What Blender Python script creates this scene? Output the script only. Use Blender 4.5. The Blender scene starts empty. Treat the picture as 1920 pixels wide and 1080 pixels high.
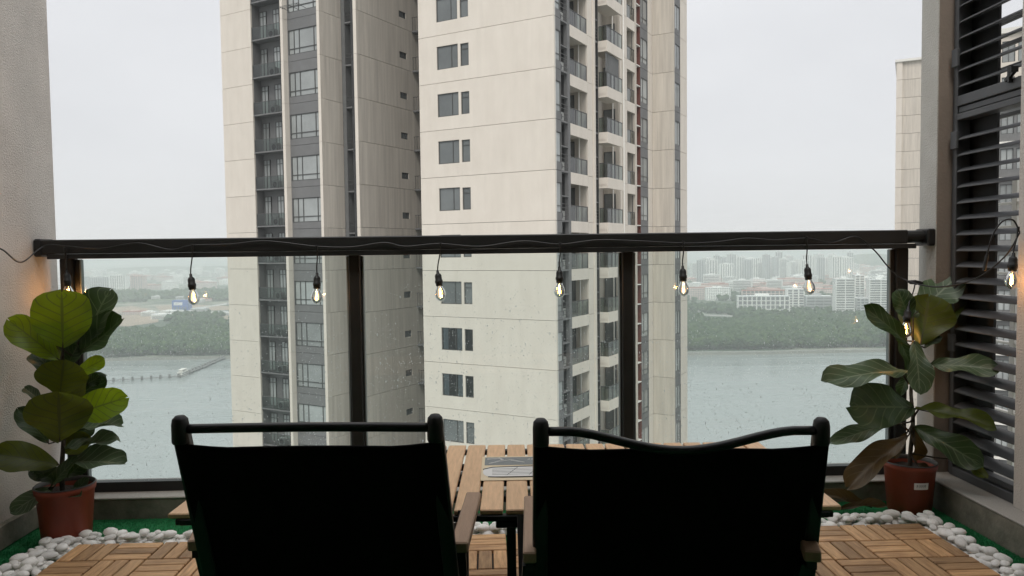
import bpy, math, random
from mathutils import Vector, Matrix, noise
random.seed(7)
S = bpy.context.scene
PI = math.pi

# ------------------------------------------------------------------ camera, sky, sun, exposure
FPX, W0, H0 = 1430.0, 1920, 1080
PITCH, YAW, ROLL = math.atan(68 / 1430), -0.034, -0.0125
EYE = Vector((0, 0, 1.03))
ROT = Matrix.Rotation(YAW, 3, 'Z') @ Matrix.Rotation(PI / 2 - PITCH, 3, 'X') @ Matrix.Rotation(ROLL, 3, 'Z')
cam = bpy.data.objects.new('camera', bpy.data.cameras.new('camera'))
S.collection.objects.link(cam); S.camera = cam
cam.matrix_world = Matrix.Translation(EYE) @ ROT.to_4x4()
cam.data.sensor_width = 36; cam.data.lens = 36 * FPX / W0
cam.data.clip_start = 0.05; cam.data.clip_end = 60000
S.view_settings.view_transform = 'Standard'; S.view_settings.look = 'None'
S.view_settings.exposure = 1.1; S.view_settings.gamma = 1.0
S.view_settings.use_curve_mapping = False
S.render.engine = 'CYCLES'
S.cycles.use_denoising = True
S.cycles.max_bounces = 10; S.cycles.diffuse_bounces = 5; S.cycles.glossy_bounces = 4
S.cycles.transmission_bounces = 8; S.cycles.transparent_max_bounces = 24; S.cycles.volume_bounces = 1
S.cycles.caustics_reflective = False; S.cycles.caustics_refractive = False
S.cycles.sample_clamp_indirect = 4.0

SUN_EL, SUN_AZ = math.radians(52), math.radians(188)      # compass azimuth, +Y = 0: behind the viewer
world = bpy.data.worlds.new('World'); S.world = world; world.use_nodes = True
nt = world.node_tree; nt.nodes.clear()
out = nt.nodes.new('ShaderNodeOutputWorld'); bg = nt.nodes.new('ShaderNodeBackground')
sky = nt.nodes.new('ShaderNodeTexSky'); sky.sky_type = 'NISHITA'; sky.sun_disc = False
sky.sun_elevation = SUN_EL; sky.sun_rotation = SUN_AZ
tc = nt.nodes.new('ShaderNodeTexCoord'); mp = nt.nodes.new('ShaderNodeMapping'); mp.inputs['Scale'].default_value = (1, 1, 2.6)
ns = nt.nodes.new('ShaderNodeTexNoise'); ns.inputs['Scale'].default_value = 2.1; ns.inputs['Detail'].default_value = 5; ns.inputs['Roughness'].default_value = .5
cr = nt.nodes.new('ShaderNodeValToRGB')
cr.color_ramp.elements[0].position = .34; cr.color_ramp.elements[0].color = (3.24, 3.26, 3.35, 1)
cr.color_ramp.elements[1].position = .66; cr.color_ramp.elements[1].color = (3.60, 3.62, 3.70, 1)
mx = nt.nodes.new('ShaderNodeMix'); mx.data_type = 'RGBA'; mx.inputs['Factor'].default_value = .97
nt.links.new(tc.outputs['Generated'], mp.inputs['Vector']); nt.links.new(mp.outputs[0], ns.inputs['Vector'])
nt.links.new(ns.outputs['Fac'], cr.inputs[0]); nt.links.new(sky.outputs[0], mx.inputs[6]); nt.links.new(cr.outputs[0], mx.inputs[7])
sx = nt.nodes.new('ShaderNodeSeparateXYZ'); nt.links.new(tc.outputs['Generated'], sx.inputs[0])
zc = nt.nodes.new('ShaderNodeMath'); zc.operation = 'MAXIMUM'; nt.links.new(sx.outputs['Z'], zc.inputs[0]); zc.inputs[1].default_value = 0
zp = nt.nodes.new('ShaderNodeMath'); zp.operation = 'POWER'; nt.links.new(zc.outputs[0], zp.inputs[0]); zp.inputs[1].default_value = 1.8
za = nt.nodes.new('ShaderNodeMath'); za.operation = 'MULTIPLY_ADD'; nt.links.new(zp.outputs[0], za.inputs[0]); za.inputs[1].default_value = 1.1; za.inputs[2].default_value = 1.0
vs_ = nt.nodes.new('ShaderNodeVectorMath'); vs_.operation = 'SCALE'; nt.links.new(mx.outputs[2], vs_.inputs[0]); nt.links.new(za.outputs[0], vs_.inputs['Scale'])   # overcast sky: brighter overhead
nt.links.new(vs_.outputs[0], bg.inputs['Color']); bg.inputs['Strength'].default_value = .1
nt.links.new(bg.outputs[0], out.inputs['Surface'])

sd = bpy.data.lights.new('sun', 'SUN'); sd.energy = 1.0; sd.angle = math.radians(30); sd.color = (1, .96, .9)
sun = bpy.data.objects.new('sun', sd); S.collection.objects.link(sun)
dirv = Vector((math.sin(SUN_AZ) * math.cos(SUN_EL), math.cos(SUN_AZ) * math.cos(SUN_EL), math.sin(SUN_EL)))
sun.rotation_euler = dirv.to_track_quat('Z', 'Y').to_euler(); sun.location = (0, -20, 60)

# ------------------------------------------------------------------ helpers
COL = S.collection
def ray(px, py):
    return ROT @ Vector(((px - W0 / 2) / FPX, -(py - H0 / 2) / FPX, -1))
def at(px, py, Y):
    d = ray(px, py); return EYE + d * (Y / d.y)
def atz(px, py, z):
    d = ray(px, py); return EYE + d * ((z - EYE.z) / d.z)

def tag(o, label=None, cat=None, group=None, kind=None):
    if label: o['label'] = label
    if cat: o['category'] = cat
    if group: o['group'] = group
    if kind: o['kind'] = kind
    return o
def empty(name, loc=(0, 0, 0), rz=0.0):
    o = bpy.data.objects.new(name, None); COL.objects.link(o); o.location = loc; o.rotation_euler.z = rz
    o.empty_display_size = .1
    return o
def link(name, me, parent=None, loc=None, rot=None):
    o = bpy.data.objects.new(name, me); COL.objects.link(o)
    if parent: o.parent = parent
    if loc is not None: o.location = loc
    if rot is not None: o.rotation_euler = rot
    return o

class MB:
    def __init__(s): s.v = []; s.f = []; s.m = []; s.uv = {}
    def add(s, vs, fs, mi=0):
        b = len(s.v); s.v += [tuple(p) for p in vs]; s.f += [tuple(i + b for i in f) for f in fs]; s.m += [mi] * len(fs); return s
    def box(s, x0, x1, y0, y1, z0, z1, mi=0):
        vs = [(x, y, z) for z in (z0, z1) for y in (y0, y1) for x in (x0, x1)]
        return s.add(vs, [(0, 2, 3, 1), (4, 5, 7, 6), (0, 1, 5, 4), (2, 6, 7, 3), (0, 4, 6, 2), (1, 3, 7, 5)], mi)
    def cbox(s, x0, x1, y0, y1, z0, z1, c=.003, mi=0):          # box with chamfered edges
        vs = []; idx = {}
        for X, sx in ((x0, 1), (x1, -1)):
            for Y, sy in ((y0, 1), (y1, -1)):
                for Z, sz in ((z0, 1), (z1, -1)):
                    for ax in range(3):
                        p = [X + c * sx, Y + c * sy, Z + c * sz]; p[ax] = (X, Y, Z)[ax]
                        idx[(sx, sy, sz, ax)] = len(vs); vs.append(p)
        f = []
        for ax in range(3):
            o1, o2 = [a for a in range(3) if a != ax]
            for sg in (1, -1):
                q = []
                for a, b in ((1, 1), (-1, 1), (-1, -1), (1, -1)):
                    k = [0, 0, 0]; k[ax] = sg; k[o1] = a; k[o2] = b; q.append(idx[(*k, ax)])
                f.append(q)
        for ax in range(3):
            o1, o2 = [a for a in range(3) if a != ax]
            for a in (1, -1):
                for b in (1, -1):
                    k0 = [0, 0, 0]; k0[ax] = 1; k0[o1] = a; k0[o2] = b; k1 = list(k0); k1[ax] = -1
                    f.append([idx[(*k0, o1)], idx[(*k1, o1)], idx[(*k1, o2)], idx[(*k0, o2)]])
        for sx in (1, -1):
            for sy in (1, -1):
                for sz in (1, -1): f.append([idx[(sx, sy, sz, a)] for a in range(3)])
        return s.add(vs, f, mi)
    def tube(s, pts, r, n=8, mi=0, caps=True):
        pts = [Vector(p) for p in pts]; k = len(pts)
        rs = r if isinstance(r, (list, tuple)) else [r] * k
        ref = None; vs = []
        for i, p in enumerate(pts):
            t = (pts[min(i + 1, k - 1)] - pts[max(i - 1, 0)]).normalized()
            if ref is None:
                ref = t.cross(Vector((0, 0, 1)))
                if ref.length < .1: ref = t.cross(Vector((0, 1, 0)))
            ref = (ref - t * ref.dot(t)).normalized(); bi = t.cross(ref)
            vs += [p + (ref * math.cos(2 * PI * j / n) + bi * math.sin(2 * PI * j / n)) * rs[i] for j in range(n)]
        fs = [(i * n + j, i * n + (j + 1) % n, (i + 1) * n + (j + 1) % n, (i + 1) * n + j) for i in range(k - 1) for j in range(n)]
        if caps: fs += [tuple(range(n))[::-1], tuple((k - 1) * n + j for j in range(n))]
        return s.add(vs, fs, mi)
    def lathe(s, prof, n=24, c=(0, 0, 0), mi=0, close=False):
        k = len(prof); vs = [(c[0] + r * math.cos(2 * PI * j / n), c[1] + r * math.sin(2 * PI * j / n), c[2] + z) for r, z in prof for j in range(n)]
        fs = [(i * n + j, i * n + (j + 1) % n, (i + 1) * n + (j + 1) % n, (i + 1) * n + j) for i in range(k - 1) for j in range(n)]
        if close: fs += [tuple(range(n))[::-1], tuple((k - 1) * n + j for j in range(n))]
        return s.add(vs, fs, mi)
    def bar(s, a, b, w, h, mi=0, up=(0, 0, 1)):                  # rectangular bar from a to b
        a = Vector(a); b = Vector(b); t = (b - a).normalized(); u = Vector(up)
        if abs(t.dot(u)) > .98: u = Vector((0, 1, 0))
        sx = t.cross(u).normalized(); sz = sx.cross(t)
        vs = [p + sx * (i * w / 2) + sz * (j * h / 2) for p in (a, b) for i, j in ((-1, -1), (1, -1), (1, 1), (-1, 1))]
        return s.add(vs, [(0, 3, 2, 1), (4, 5, 6, 7), (0, 1, 5, 4), (1, 2, 6, 5), (2, 3, 7, 6), (3, 0, 4, 7)], mi)
    def plate(s, orient, us, zs, holes, face, th, mi=0):         # wall plate with real openings
        us = sorted(set([us[0], us[1]] + [h[0] for h in holes] + [h[1] for h in holes]))
        zs = sorted(set([zs[0], zs[1]] + [h[2] for h in holes] + [h[3] for h in holes]))
        def solid(i, j):
            if i < 0 or j < 0 or i >= len(us) - 1 or j >= len(zs) - 1: return False
            u = (us[i] + us[i + 1]) / 2; z = (zs[j] + zs[j + 1]) / 2
            return not any(h[0] < u < h[1] and h[2] < z < h[3] for h in holes)
        P = (lambda u, d, z: (u, face + d, z)) if orient == 'F' else (lambda u, d, z: (face - d, u, z))
        for i in range(len(us) - 1):
            for j in range(len(zs) - 1):
                if not solid(i, j): continue
                u0, u1, z0, z1 = us[i], us[i + 1], zs[j], zs[j + 1]
                q = lambda *p: s.add([P(*a) for a in p], [(0, 1, 2, 3)], mi)
                q((u0, 0, z0), (u1, 0, z0), (u1, 0, z1), (u0, 0, z1)); q((u0, th, z0), (u0, th, z1), (u1, th, z1), (u1, th, z0))
                if not solid(i - 1, j): q((u0, 0, z0), (u0, 0, z1), (u0, th, z1), (u0, th, z0))
                if not solid(i + 1, j): q((u1, 0, z0), (u1, th, z0), (u1, th, z1), (u1, 0, z1))
                if not solid(i, j - 1): q((u0, 0, z0), (u0, th, z0), (u1, th, z0), (u1, 0, z0))
                if not solid(i, j + 1): q((u0, 0, z1), (u1, 0, z1), (u1, th, z1), (u0, th, z1))
        return s
    def mesh(s, name, mats, smooth=False):
        me = bpy.data.meshes.new(name); me.from_pydata(s.v, [], s.f)
        for m in (mats if isinstance(mats, (list, tuple)) else [mats]): me.materials.append(m)
        if any(s.m): me.polygons.foreach_set('material_index', s.m)
        if smooth: me.polygons.foreach_set('use_smooth', [True] * len(s.f))
        me.update(); return me
    def build(s, name, mats, parent=None, smooth=False, loc=None, rot=None):
        return link(name, s.mesh(name, mats, smooth), parent, loc, rot)

# ------------------------------------------------------------------ materials
def newmat(name):
    m = bpy.data.materials.new(name); m.use_nodes = True
    n = m.node_tree; return m, n, n.nodes['Principled BSDF']
def N(n, t, **kw):
    x = n.nodes.new(t)
    for k, v in kw.items():
        if k in x.inputs: x.inputs[k].default_value = v
        else: setattr(x, k, v)
    return x
def mat(name, c, rough=.6, var=.15, scale=6, bump=0.0, bscale=None, metal=0.0, spec=.5, stretch=(1, 1, 1), rand=0.0, c2=None, coord='Object', detail=5, lo=.3, hi=.7, streak=0.0):
    m, n, p = newmat(name)
    p.inputs['Roughness'].default_value = rough; p.inputs['Metallic'].default_value = metal; p.inputs['Specular IOR Level'].default_value = spec
    t = N(n, 'ShaderNodeTexCoord'); mpp = N(n, 'ShaderNodeMapping'); mpp.inputs['Scale'].default_value = stretch
    n.links.new(t.outputs[coord], mpp.inputs[0])
    ns_ = N(n, 'ShaderNodeTexNoise', Scale=scale, Detail=detail, Roughness=.6)
    n.links.new(mpp.outputs[0], ns_.inputs['Vector'])
    r = N(n, 'ShaderNodeValToRGB'); a = c2 or [x * (1 - var) for x in c]; b = c if c2 else [x * (1 + var) for x in c]
    r.color_ramp.elements[0].color = (*a, 1); r.color_ramp.elements[1].color = (*b, 1)
    r.color_ramp.elements[0].position = lo; r.color_ramp.elements[1].position = hi
    n.links.new(ns_.outputs['Fac'], r.inputs[0]); colout = r.outputs[0]
    if rand:
        oi = N(n, 'ShaderNodeObjectInfo'); mr = N(n, 'ShaderNodeMapRange'); mr.inputs['To Min'].default_value = 1 - rand; mr.inputs['To Max'].default_value = 1 + rand
        n.links.new(oi.outputs['Random'], mr.inputs[0])
        va = N(n, 'ShaderNodeVectorMath', operation='SCALE'); n.links.new(colout, va.inputs[0]); n.links.new(mr.outputs[0], va.inputs['Scale']); colout = va.outputs[0]
        ad = N(n, 'ShaderNodeVectorMath', operation='SCALE'); n.links.new(oi.outputs['Location'], ad.inputs[0]); ad.inputs['Scale'].default_value = 7.3
        ad2 = N(n, 'ShaderNodeVectorMath', operation='ADD'); n.links.new(ad.outputs[0], ad2.inputs[0]); n.links.new(t.outputs[coord], ad2.inputs[1]); n.links.new(ad2.outputs[0], mpp.inputs[0])
    if streak:
        sm_ = N(n, 'ShaderNodeMapping'); sm_.inputs['Scale'].default_value = (2.4, 2.4, .10); sn = N(n, 'ShaderNodeTexNoise', Scale=1.0, Detail=7, Roughness=.7); n.links.new(mpp.inputs[0].links[0].from_socket, sm_.inputs[0]); n.links.new(sm_.outputs[0], sn.inputs[0])
        smr = N(n, 'ShaderNodeMapRange'); smr.inputs['From Min'].default_value = .42; smr.inputs['From Max'].default_value = .72; smr.inputs['To Min'].default_value = 1; smr.inputs['To Max'].default_value = 1 - streak; n.links.new(sn.outputs['Fac'], smr.inputs[0])
        sv = N(n, 'ShaderNodeVectorMath', operation='SCALE'); n.links.new(colout, sv.inputs[0]); n.links.new(smr.outputs[0], sv.inputs['Scale']); colout = sv.outputs[0]
    n.links.new(colout, p.inputs['Base Color'])
    if bump:
        nb = N(n, 'ShaderNodeTexNoise', Scale=bscale or scale * 8, Detail=4); n.links.new(mpp.outputs[0], nb.inputs['Vector'])
        bp = N(n, 'ShaderNodeBump', Strength=bump, Distance=.01); n.links.new(nb.outputs['Fac'], bp.inputs['Height']); n.links.new(bp.outputs[0], p.inputs['Normal'])
    return m
def glassmix(name, tint, gloss=1.0, rough=0.0, ior=1.45, dirt=0.0):
    m = bpy.data.materials.new(name); m.use_nodes = True; n = m.node_tree; n.nodes.clear()
    o = N(n, 'ShaderNodeOutputMaterial'); tr = N(n, 'ShaderNodeBsdfTransparent'); tr.inputs[0].default_value = (*tint, 1)
    gl = N(n, 'ShaderNodeBsdfGlossy'); gl.inputs['Roughness'].default_value = rough
    fr = N(n, 'ShaderNodeFresnel', IOR=ior); mu = N(n, 'ShaderNodeMath', operation='MULTIPLY'); mu.inputs[1].default_value = gloss
    n.links.new(fr.outputs[0], mu.inputs[0]); ms = N(n, 'ShaderNodeMixShader'); n.links.new(mu.outputs[0], ms.inputs[0])
    n.links.new(tr.outputs[0], ms.inputs[1]); n.links.new(gl.outputs[0], ms.inputs[2]); last = ms.outputs[0]
    if dirt:
        df = N(n, 'ShaderNodeBsdfTranslucent'); df.inputs[0].default_value = (.8, .86, .84, 1)
        tcx = N(n, 'ShaderNodeTexCoord'); nz = N(n, 'ShaderNodeTexNoise', Scale=3.0, Detail=6); n.links.new(tcx.outputs['Object'], nz.inputs[0])
        mr = N(n, 'ShaderNodeMapRange'); mr.inputs['To Min'].default_value = dirt * .4; mr.inputs['To Max'].default_value = dirt * 1.6; n.links.new(nz.outputs['Fac'], mr.inputs[0])
        m2 = N(n, 'ShaderNodeMixShader'); n.links.new(mr.outputs[0], m2.inputs[0]); n.links.new(last, m2.inputs[1]); n.links.new(df.outputs[0], m2.inputs[2]); last = m2.outputs[0]
    n.links.new(last, o.inputs[0]); return m
def emit(name, c, s):
    m, n, p = newmat(name); p.inputs['Base Color'].default_value = (*c, 1); p.inputs['Emission Color'].default_value = (*c, 1); p.inputs['Emission Strength'].default_value = s; return m

M = {}
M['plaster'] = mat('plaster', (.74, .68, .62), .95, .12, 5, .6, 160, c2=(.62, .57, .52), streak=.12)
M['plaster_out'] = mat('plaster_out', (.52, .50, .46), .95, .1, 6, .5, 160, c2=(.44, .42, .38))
M['reveal'] = mat('reveal_shade', (.23, .185, .15), .8, .12, 5, .2, 80)  # column side facing the room; its shade is in this darker brown
M['ceiling'] = mat('ceiling_paint', (.75, .74, .72), .9, .04, 4)
M['back'] = mat('back_wall_paint', (.6, .59, .57), .8, .06, 3)
M['curb'] = mat('curb_stone', (.27, .25, .20), .8, .25, 14, .3, 60, c2=(.14, .13, .10))  # dark skirting stone; shade of the curb fronts is in this colour too
M['ledge'] = mat('ledge_stone', (.46, .44, .40), .7, .2, 260, .25, 200, c2=(.34, .32, .29))
M['turf'] = mat('turf', (.018, .27, .085), .95, .25, 60, .8, 900)
M['wood_deck'] = mat('acacia_wood', (.63, .385, .19), .55, .3, 9, .25, 60, stretch=(1.2, 9, 9), rand=.34, c2=(.33, .175, .078))
M['plastic_black'] = mat('black_plastic', (.012, .012, .012), .6, .2, 10)
M['metal_dark'] = mat('dark_bronze_paint', (.010, .0098, .009), .45, .25, 12, .12, 300)
M['metal_grey'] = mat('grey_aluminium', (.075, .077, .08), .5, .12, 8)
M['alu_edge'] = mat('bare_edge_strip', (.20, .23, .23), .4, .1, 8)
M['glass'] = glassmix('railing_glass', (.885, .945, .922), 1.0, 0.0, 1.5, .035)
M['chair_cloth'] = mat('black_canvas', (.007, .007, .0075), .95, .2, 40, .2, 900, spec=.1)
M['chair_frame'] = mat('black_tube', (.011, .011, .011), .42, .2, 20)
M['arm_wood'] = mat('armrest_wood', (.36, .235, .155), .6, .12, 9, .1, 60, stretch=(9, 1.2, 9))
M['table_wood'] = mat('table_slat_wood', (.80, .52, .30), .5, .16, 14, .12, 60, stretch=(9, .8, 9), rand=.08, c2=(.60, .385, .22))
M['pot'] = mat('terracotta_plastic', (.33, .062, .028), .55, .12, 8, c2=(.24, .045, .022), streak=.3)
M['pot_rim'] = mat('dark_pot_liner', (.05, .045, .04), .5, .15, 8)
M['soil'] = mat('soil', (.03, .022, .016), .95, .5, 60, 1.0, 120)
M['stem'] = mat('woody_stem', (.045, .035, .022), .85, .4, 50, .5, 200)
M['paper'] = mat('paper', (.75, .62, .42), .6, .03, 5)
M['paper_white'] = mat('paper_white', (.78, .77, .74), .6, .03, 5)
M['print_grey'] = mat('print_grey', (.20, .22, .22), .6, .08, 30)
M['print_dark'] = mat('print_dark', (.06, .065, .065), .6, .1, 20)
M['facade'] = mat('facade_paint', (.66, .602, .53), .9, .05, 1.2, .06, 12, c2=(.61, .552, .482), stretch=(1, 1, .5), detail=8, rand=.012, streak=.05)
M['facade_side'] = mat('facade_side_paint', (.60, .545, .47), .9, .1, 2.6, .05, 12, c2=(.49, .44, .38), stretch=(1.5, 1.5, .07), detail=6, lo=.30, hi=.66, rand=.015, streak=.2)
M['grey_panel'] = mat('grey_facade', (.165, .165, .165), .8, .07, 1.5, c2=(.14, .14, .14), rand=.03)
M['grey_dark'] = mat('grey_recess', (.13, .132, .13), .85, .1, 1.5)
M['core'] = mat('dark_core', (.035, .036, .037), .8, .2, 1)  # building inside; also colours open ledge recess walls dark
M['trim'] = mat('white_trim', (.70, .68, .63), .8, .05, 2)
M['pane'] = mat('window_pane', (.125, .135, .135), .06, .18, .6, rand=.22)  # reflected surroundings put into this opaque grey, with the glass tint
M['pane_light'] = mat('window_pane_light', (.30, .315, .31), .06, .15, .6, rand=.25)
M['pane_clear'] = glassmix('clear_window_pane', (.62, .68, .68), 1.3, .0, 1.5)
M['frame'] = mat('window_frame_paint', (.06, .062, .06), .5, .1, 3)
M['curtain'] = mat('curtain_cloth', (.45, .50, .55), .9, .25, 9, stretch=(6, 6, .3))
M['brick'] = mat('brown_red_panel', (.13, .042, .03), .8, .15, 3)
M['ac'] = mat('ac_casing', (.42, .42, .40), .6, .1, 4, rand=.15)
M['ac_fan'] = mat('ac_fan', (.05, .05, .05), .6, .1, 4)
M['bal_glass'] = glassmix('balcony_glass', (.42, .50, .47), 1.6, .02, 1.5)
M['concrete'] = mat('pale_concrete', (.45, .44, .41), .85, .12, 4)
M['socket'] = mat('socket_rubber', (.010, .010, .010), .5, .1, 20)
M['cable'] = mat('cable_rubber', (.012, .012, .012), .35, .1, 20)
M['bulb'] = glassmix('bulb_glass', (.96, .95, .92), 1.6, .02, 1.5)
M['filament'] = emit('glowing_filament', (1, .52, .16), 4)
M['sticker'] = mat('sticker', (.7, .69, .66), .5, .03, 4)
M['dry'] = mat('dry_leaf', (.17, .105, .04), .8, .5, 25, .5, 60, c2=(.045, .035, .012))

def leafmat(name, face, back, trans, tcol):
    m = bpy.data.materials.new(name); m.use_nodes = True; n = m.node_tree; n.nodes.clear()
    o = N(n, 'ShaderNodeOutputMaterial'); p = N(n, 'ShaderNodeBsdfPrincipled', Roughness=.42); tl = N(n, 'ShaderNodeBsdfTranslucent')
    uv = N(n, 'ShaderNodeUVMap'); sp = N(n, 'ShaderNodeSeparateXYZ'); n.links.new(uv.outputs[0], sp.inputs[0])
    ab = N(n, 'ShaderNodeMath', operation='ABSOLUTE'); n.links.new(sp.outputs[0], ab.inputs[0])
    # midrib + side veins as a mask
    mid = N(n, 'ShaderNodeMath', operation='LESS_THAN'); n.links.new(ab.outputs[0], mid.inputs[0]); mid.inputs[1].default_value = .05
    k = N(n, 'ShaderNodeMath', operation='MULTIPLY_ADD'); n.links.new(ab.outputs[0], k.inputs[0]); k.inputs[1].default_value = -.28; n.links.new(sp.outputs[1], k.inputs[2])
    k2 = N(n, 'ShaderNodeMath', operation='MULTIPLY'); n.links.new(k.outputs[0], k2.inputs[0]); k2.inputs[1].default_value = 7.0
    fr = N(n, 'ShaderNodeMath', operation='FRACT'); n.links.new(k2.outputs[0], fr.inputs[0])
    lt = N(n, 'ShaderNodeMath', operation='LESS_THAN'); n.links.new(fr.outputs[0], lt.inputs[0]); lt.inputs[1].default_value = .13
    vein = N(n, 'ShaderNodeMath', operation='MAXIMUM'); n.links.new(mid.outputs[0], vein.inputs[0]); n.links.new(lt.outputs[0], vein.inputs[1])
    tcx = N(n, 'ShaderNodeTexCoord'); nz = N(n, 'ShaderNodeTexNoise', Scale=14.0, Detail=5); n.links.new(tcx.outputs['Object'], nz.inputs[0])
    cr_ = N(n, 'ShaderNodeValToRGB'); cr_.color_ramp.elements[0].position = .35; cr_.color_ramp.elements[1].position = .68
    cr_.color_ramp.elements[0].color = (*[x * .62 for x in face], 1); cr_.color_ramp.elements[1].color = (*[x * 1.2 for x in face], 1)
    n.links.new(nz.outputs['Fac'], cr_.inputs[0])
    m1 = N(n, 'ShaderNodeMix', data_type='RGBA'); n.links.new(cr_.outputs[0], m1.inputs[6]); m1.inputs[7].default_value = (*back, 1)
    vm = N(n, 'ShaderNodeMath', operation='MULTIPLY'); n.links.new(vein.outputs[0], vm.inputs[0]); vm.inputs[1].default_value = .9
    n.links.new(vm.outputs[0], m1.inputs['Factor']); n.links.new(m1.outputs[2], p.inputs['Base Color'])
    m2 = N(n, 'ShaderNodeMix', data_type='RGBA'); m2.inputs[6].default_value = (*tcol, 1); m2.inputs[7].default_value = (*[x * .25 for x in tcol], 1)
    n.links.new(vm.outputs[0], m2.inputs['Factor']); n.links.new(m2.outputs[2], tl.inputs[0])
    bp = N(n, 'ShaderNodeBump', Strength=.5, Distance=.004); iv = N(n, 'ShaderNodeMath', operation='SUBTRACT'); iv.inputs[0].default_value = 1; n.links.new(vein.outputs[0], iv.inputs[1])
    ad = N(n, 'ShaderNodeMath', operation='ADD'); n.links.new(iv.outputs[0], ad.inputs[0]); n.links.new(nz.outputs['Fac'], ad.inputs[1])
    n.links.new(ad.outputs[0], bp.inputs['Height']); n.links.new(bp.outputs[0], p.inputs['Normal'])
    ms = N(n, 'ShaderNodeMixShader'); ms.inputs[0].default_value = trans
    n.links.new(p.outputs[0], ms.inputs[1]); n.links.new(tl.outputs[0], ms.inputs[2]); n.links.new(ms.outputs[0], o.inputs[0]); return m
M['leaf_bright'] = leafmat('leaf_backlit', (.11, .17, .014), (.2, .25, .06), .52, (.32, .46, .014))  # yellow-green of backlight put into the leaf colour
M['leaf_olive'] = leafmat('leaf_olive', (.075, .10, .014), (.10, .12, .04), .38, (.17, .20, .012))
M['leaf_dark'] = leafmat('leaf_dark', (.028, .055, .016), (.10, .14, .06), .16, (.05, .11, .015))
M['leaf_pale'] = leafmat('leaf_sky_sheen', (.085, .13, .065), (.22, .27, .17), .2, (.08, .13, .05))  # pale sheen of the sky put into the face colour

# ------------------------------------------------------------------ balcony shell
def wall(name, label, cat, m, *b):
    return tag(MB().box(*b).build(name, m), label, cat)
tag(MB().box(-2.2, 2.2, -4, 3.02, -.25, -.004).build('floor', M['turf']), kind='structure')
tag(MB().box(-2.4, 2.4, -4, 1.3, 2.8, 3.1).build('ceiling', M['ceiling']), kind='structure')  # unseen; blocks light over the seats, cut back to let sky reach deck
wl = empty('balcony_wall', (-1.745, 1, 0)); tag(wl, 'rough warm grey plaster wall at the left end of the balcony', 'wall')
MB().box(-.4, 0, -5, 2.17, -.25, 2.8).build('plaster', M['plaster'], wl)
MB().cbox(0, .025, -5, 2.10, 0, .086, .003).build('skirting', M['curb'], wl)
wr = empty('balcony_wall', (1.845, 0, 0)); tag(wr, 'pale plaster wall strip nearest the viewer at the far right', 'wall')
MB().box(0, .4, -4, 2.585, .112, 2.8).build('plaster', M['plaster'], wr)
wb = tag(MB().box(-2.2, 2.2, -4.2, -4.0, -.25, 2.8).build('back_wall', M['back']), 'unseen plain wall added to close off light behind the seats', 'wall')  # unseen; added to keep light from coming in behind
# front curb and right curb
cu = empty('front_curb', (0, 3.01, 0)); tag(cu, 'low stone curb with a paler top and shade coloured into its front, under the glass railing', 'curb')
MB().cbox(-1.745, 1.76, 0, .25, -.2, .075, .004).build('curb_face', M['curb'], cu)
MB().cbox(-1.745, 1.76, -.004, .26, .075, .083, .003).build('coping', M['ledge'], cu)
cr2 = empty('side_curb', (1.76, 0, 0)); tag(cr2, 'low stone curb with a worn grey ledge under the louvered window', 'curb')
MB().cbox(0, .3, -3.8, 3.26, -.2, .103, .004).build('curb_face', M['curb'], cr2)
MB().cbox(-.003, .3, -3.8, 3.27, .103, .111, .003).build('coping', M['ledge'], cr2)
# right column: outer face to the left, room-side shade put into a dark strip's colour
co = empty('corner_column', (1.81, 3.01, 0)); tag(co, 'narrow plastered column between the railing end and the louvered window', 'column')
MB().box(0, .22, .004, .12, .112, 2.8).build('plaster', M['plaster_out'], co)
MB().box(.004, .075, 0, .0035, 0.112, 2.8).build('shade_strip', M['reveal'], co)

# ------------------------------------------------------------------ louvered window (right)
lw = empty('louvered_window', (1.88, 2.8, .112)); tag(lw, 'dark grey louvered window with tilted horizontal blades in the right wall', 'window')
GY0, GY1 = -.215, .205
def fbar(y0, y1, z0, z1, x0=-.02, x1=.035, nm='frame'): return MB().cbox(x0, x1, y0, y1, z0, z1, .002).build(nm, M['metal_grey'], lw)
fbar(.165, .183, .0, 2.45); fbar(.187, .205, .0, 2.45, -.012, .03)
fbar(-.215, .165, .0, .035); fbar(-.215, .165, .039, .06, -.008, .03)
for z0, z1, x in ((1.412, 1.436, -.022), (1.440, 1.462, -.014), (1.466, 1.505, -.022)): fbar(-.215, .163, z0, z1, x)
fbar(-.215, .165, 2.41, 2.45)
for z in (.5, 1.30, 1.62, 2.1): MB().cbox(-.032, -.021, .150, .188, z, z + .07, .002).build('hinge', M['metal_grey'], lw)
hb = MB(); hb.bar((-.03, -.13, 1.50), (-.03, -.18, 1.53), .012, .012); hb.bar((-.024, -.18, 1.53), (-.05, -.18, 1.53), .01, .02); hb.bar((-.03, -.15, 1.49), (-.03, -.15, 1.55), .014, .01)
hb.build('catch', M['metal_dark'], lw)
bl = MB(); nseg = 8                                             # lens-shaped blade section
top_ = [(-.033 + .066 * i / nseg, .0075 * math.sin(PI * i / nseg)) for i in range(nseg + 1)]
sec = top_ + [(-.033 + .066 * i / nseg, -.0055 * math.sin(PI * i / nseg)) for i in range(nseg - 1, 0, -1)]
vs = [(x, y, z) for y in (GY0 + .002, .160) for x, z in sec]; k = len(sec)
bl.add(vs, [(i, (i + 1) % k, k + (i + 1) % k, k + i) for i in range(k)] + [tuple(range(k)), tuple(range(2 * k - 1, k - 1, -1))])
blade = bl.mesh('blade', M['metal_grey'], True)
z = .10
while z < 1.40: link('blade', blade, lw, (0.008, 0, z), (0, math.radians(-20), 0)); z += .0622
z = 1.55
while z < 2.40: link('blade', blade, lw, (0.008, 0, z), (0, math.radians(-22), 0)); z += .0622
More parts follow.
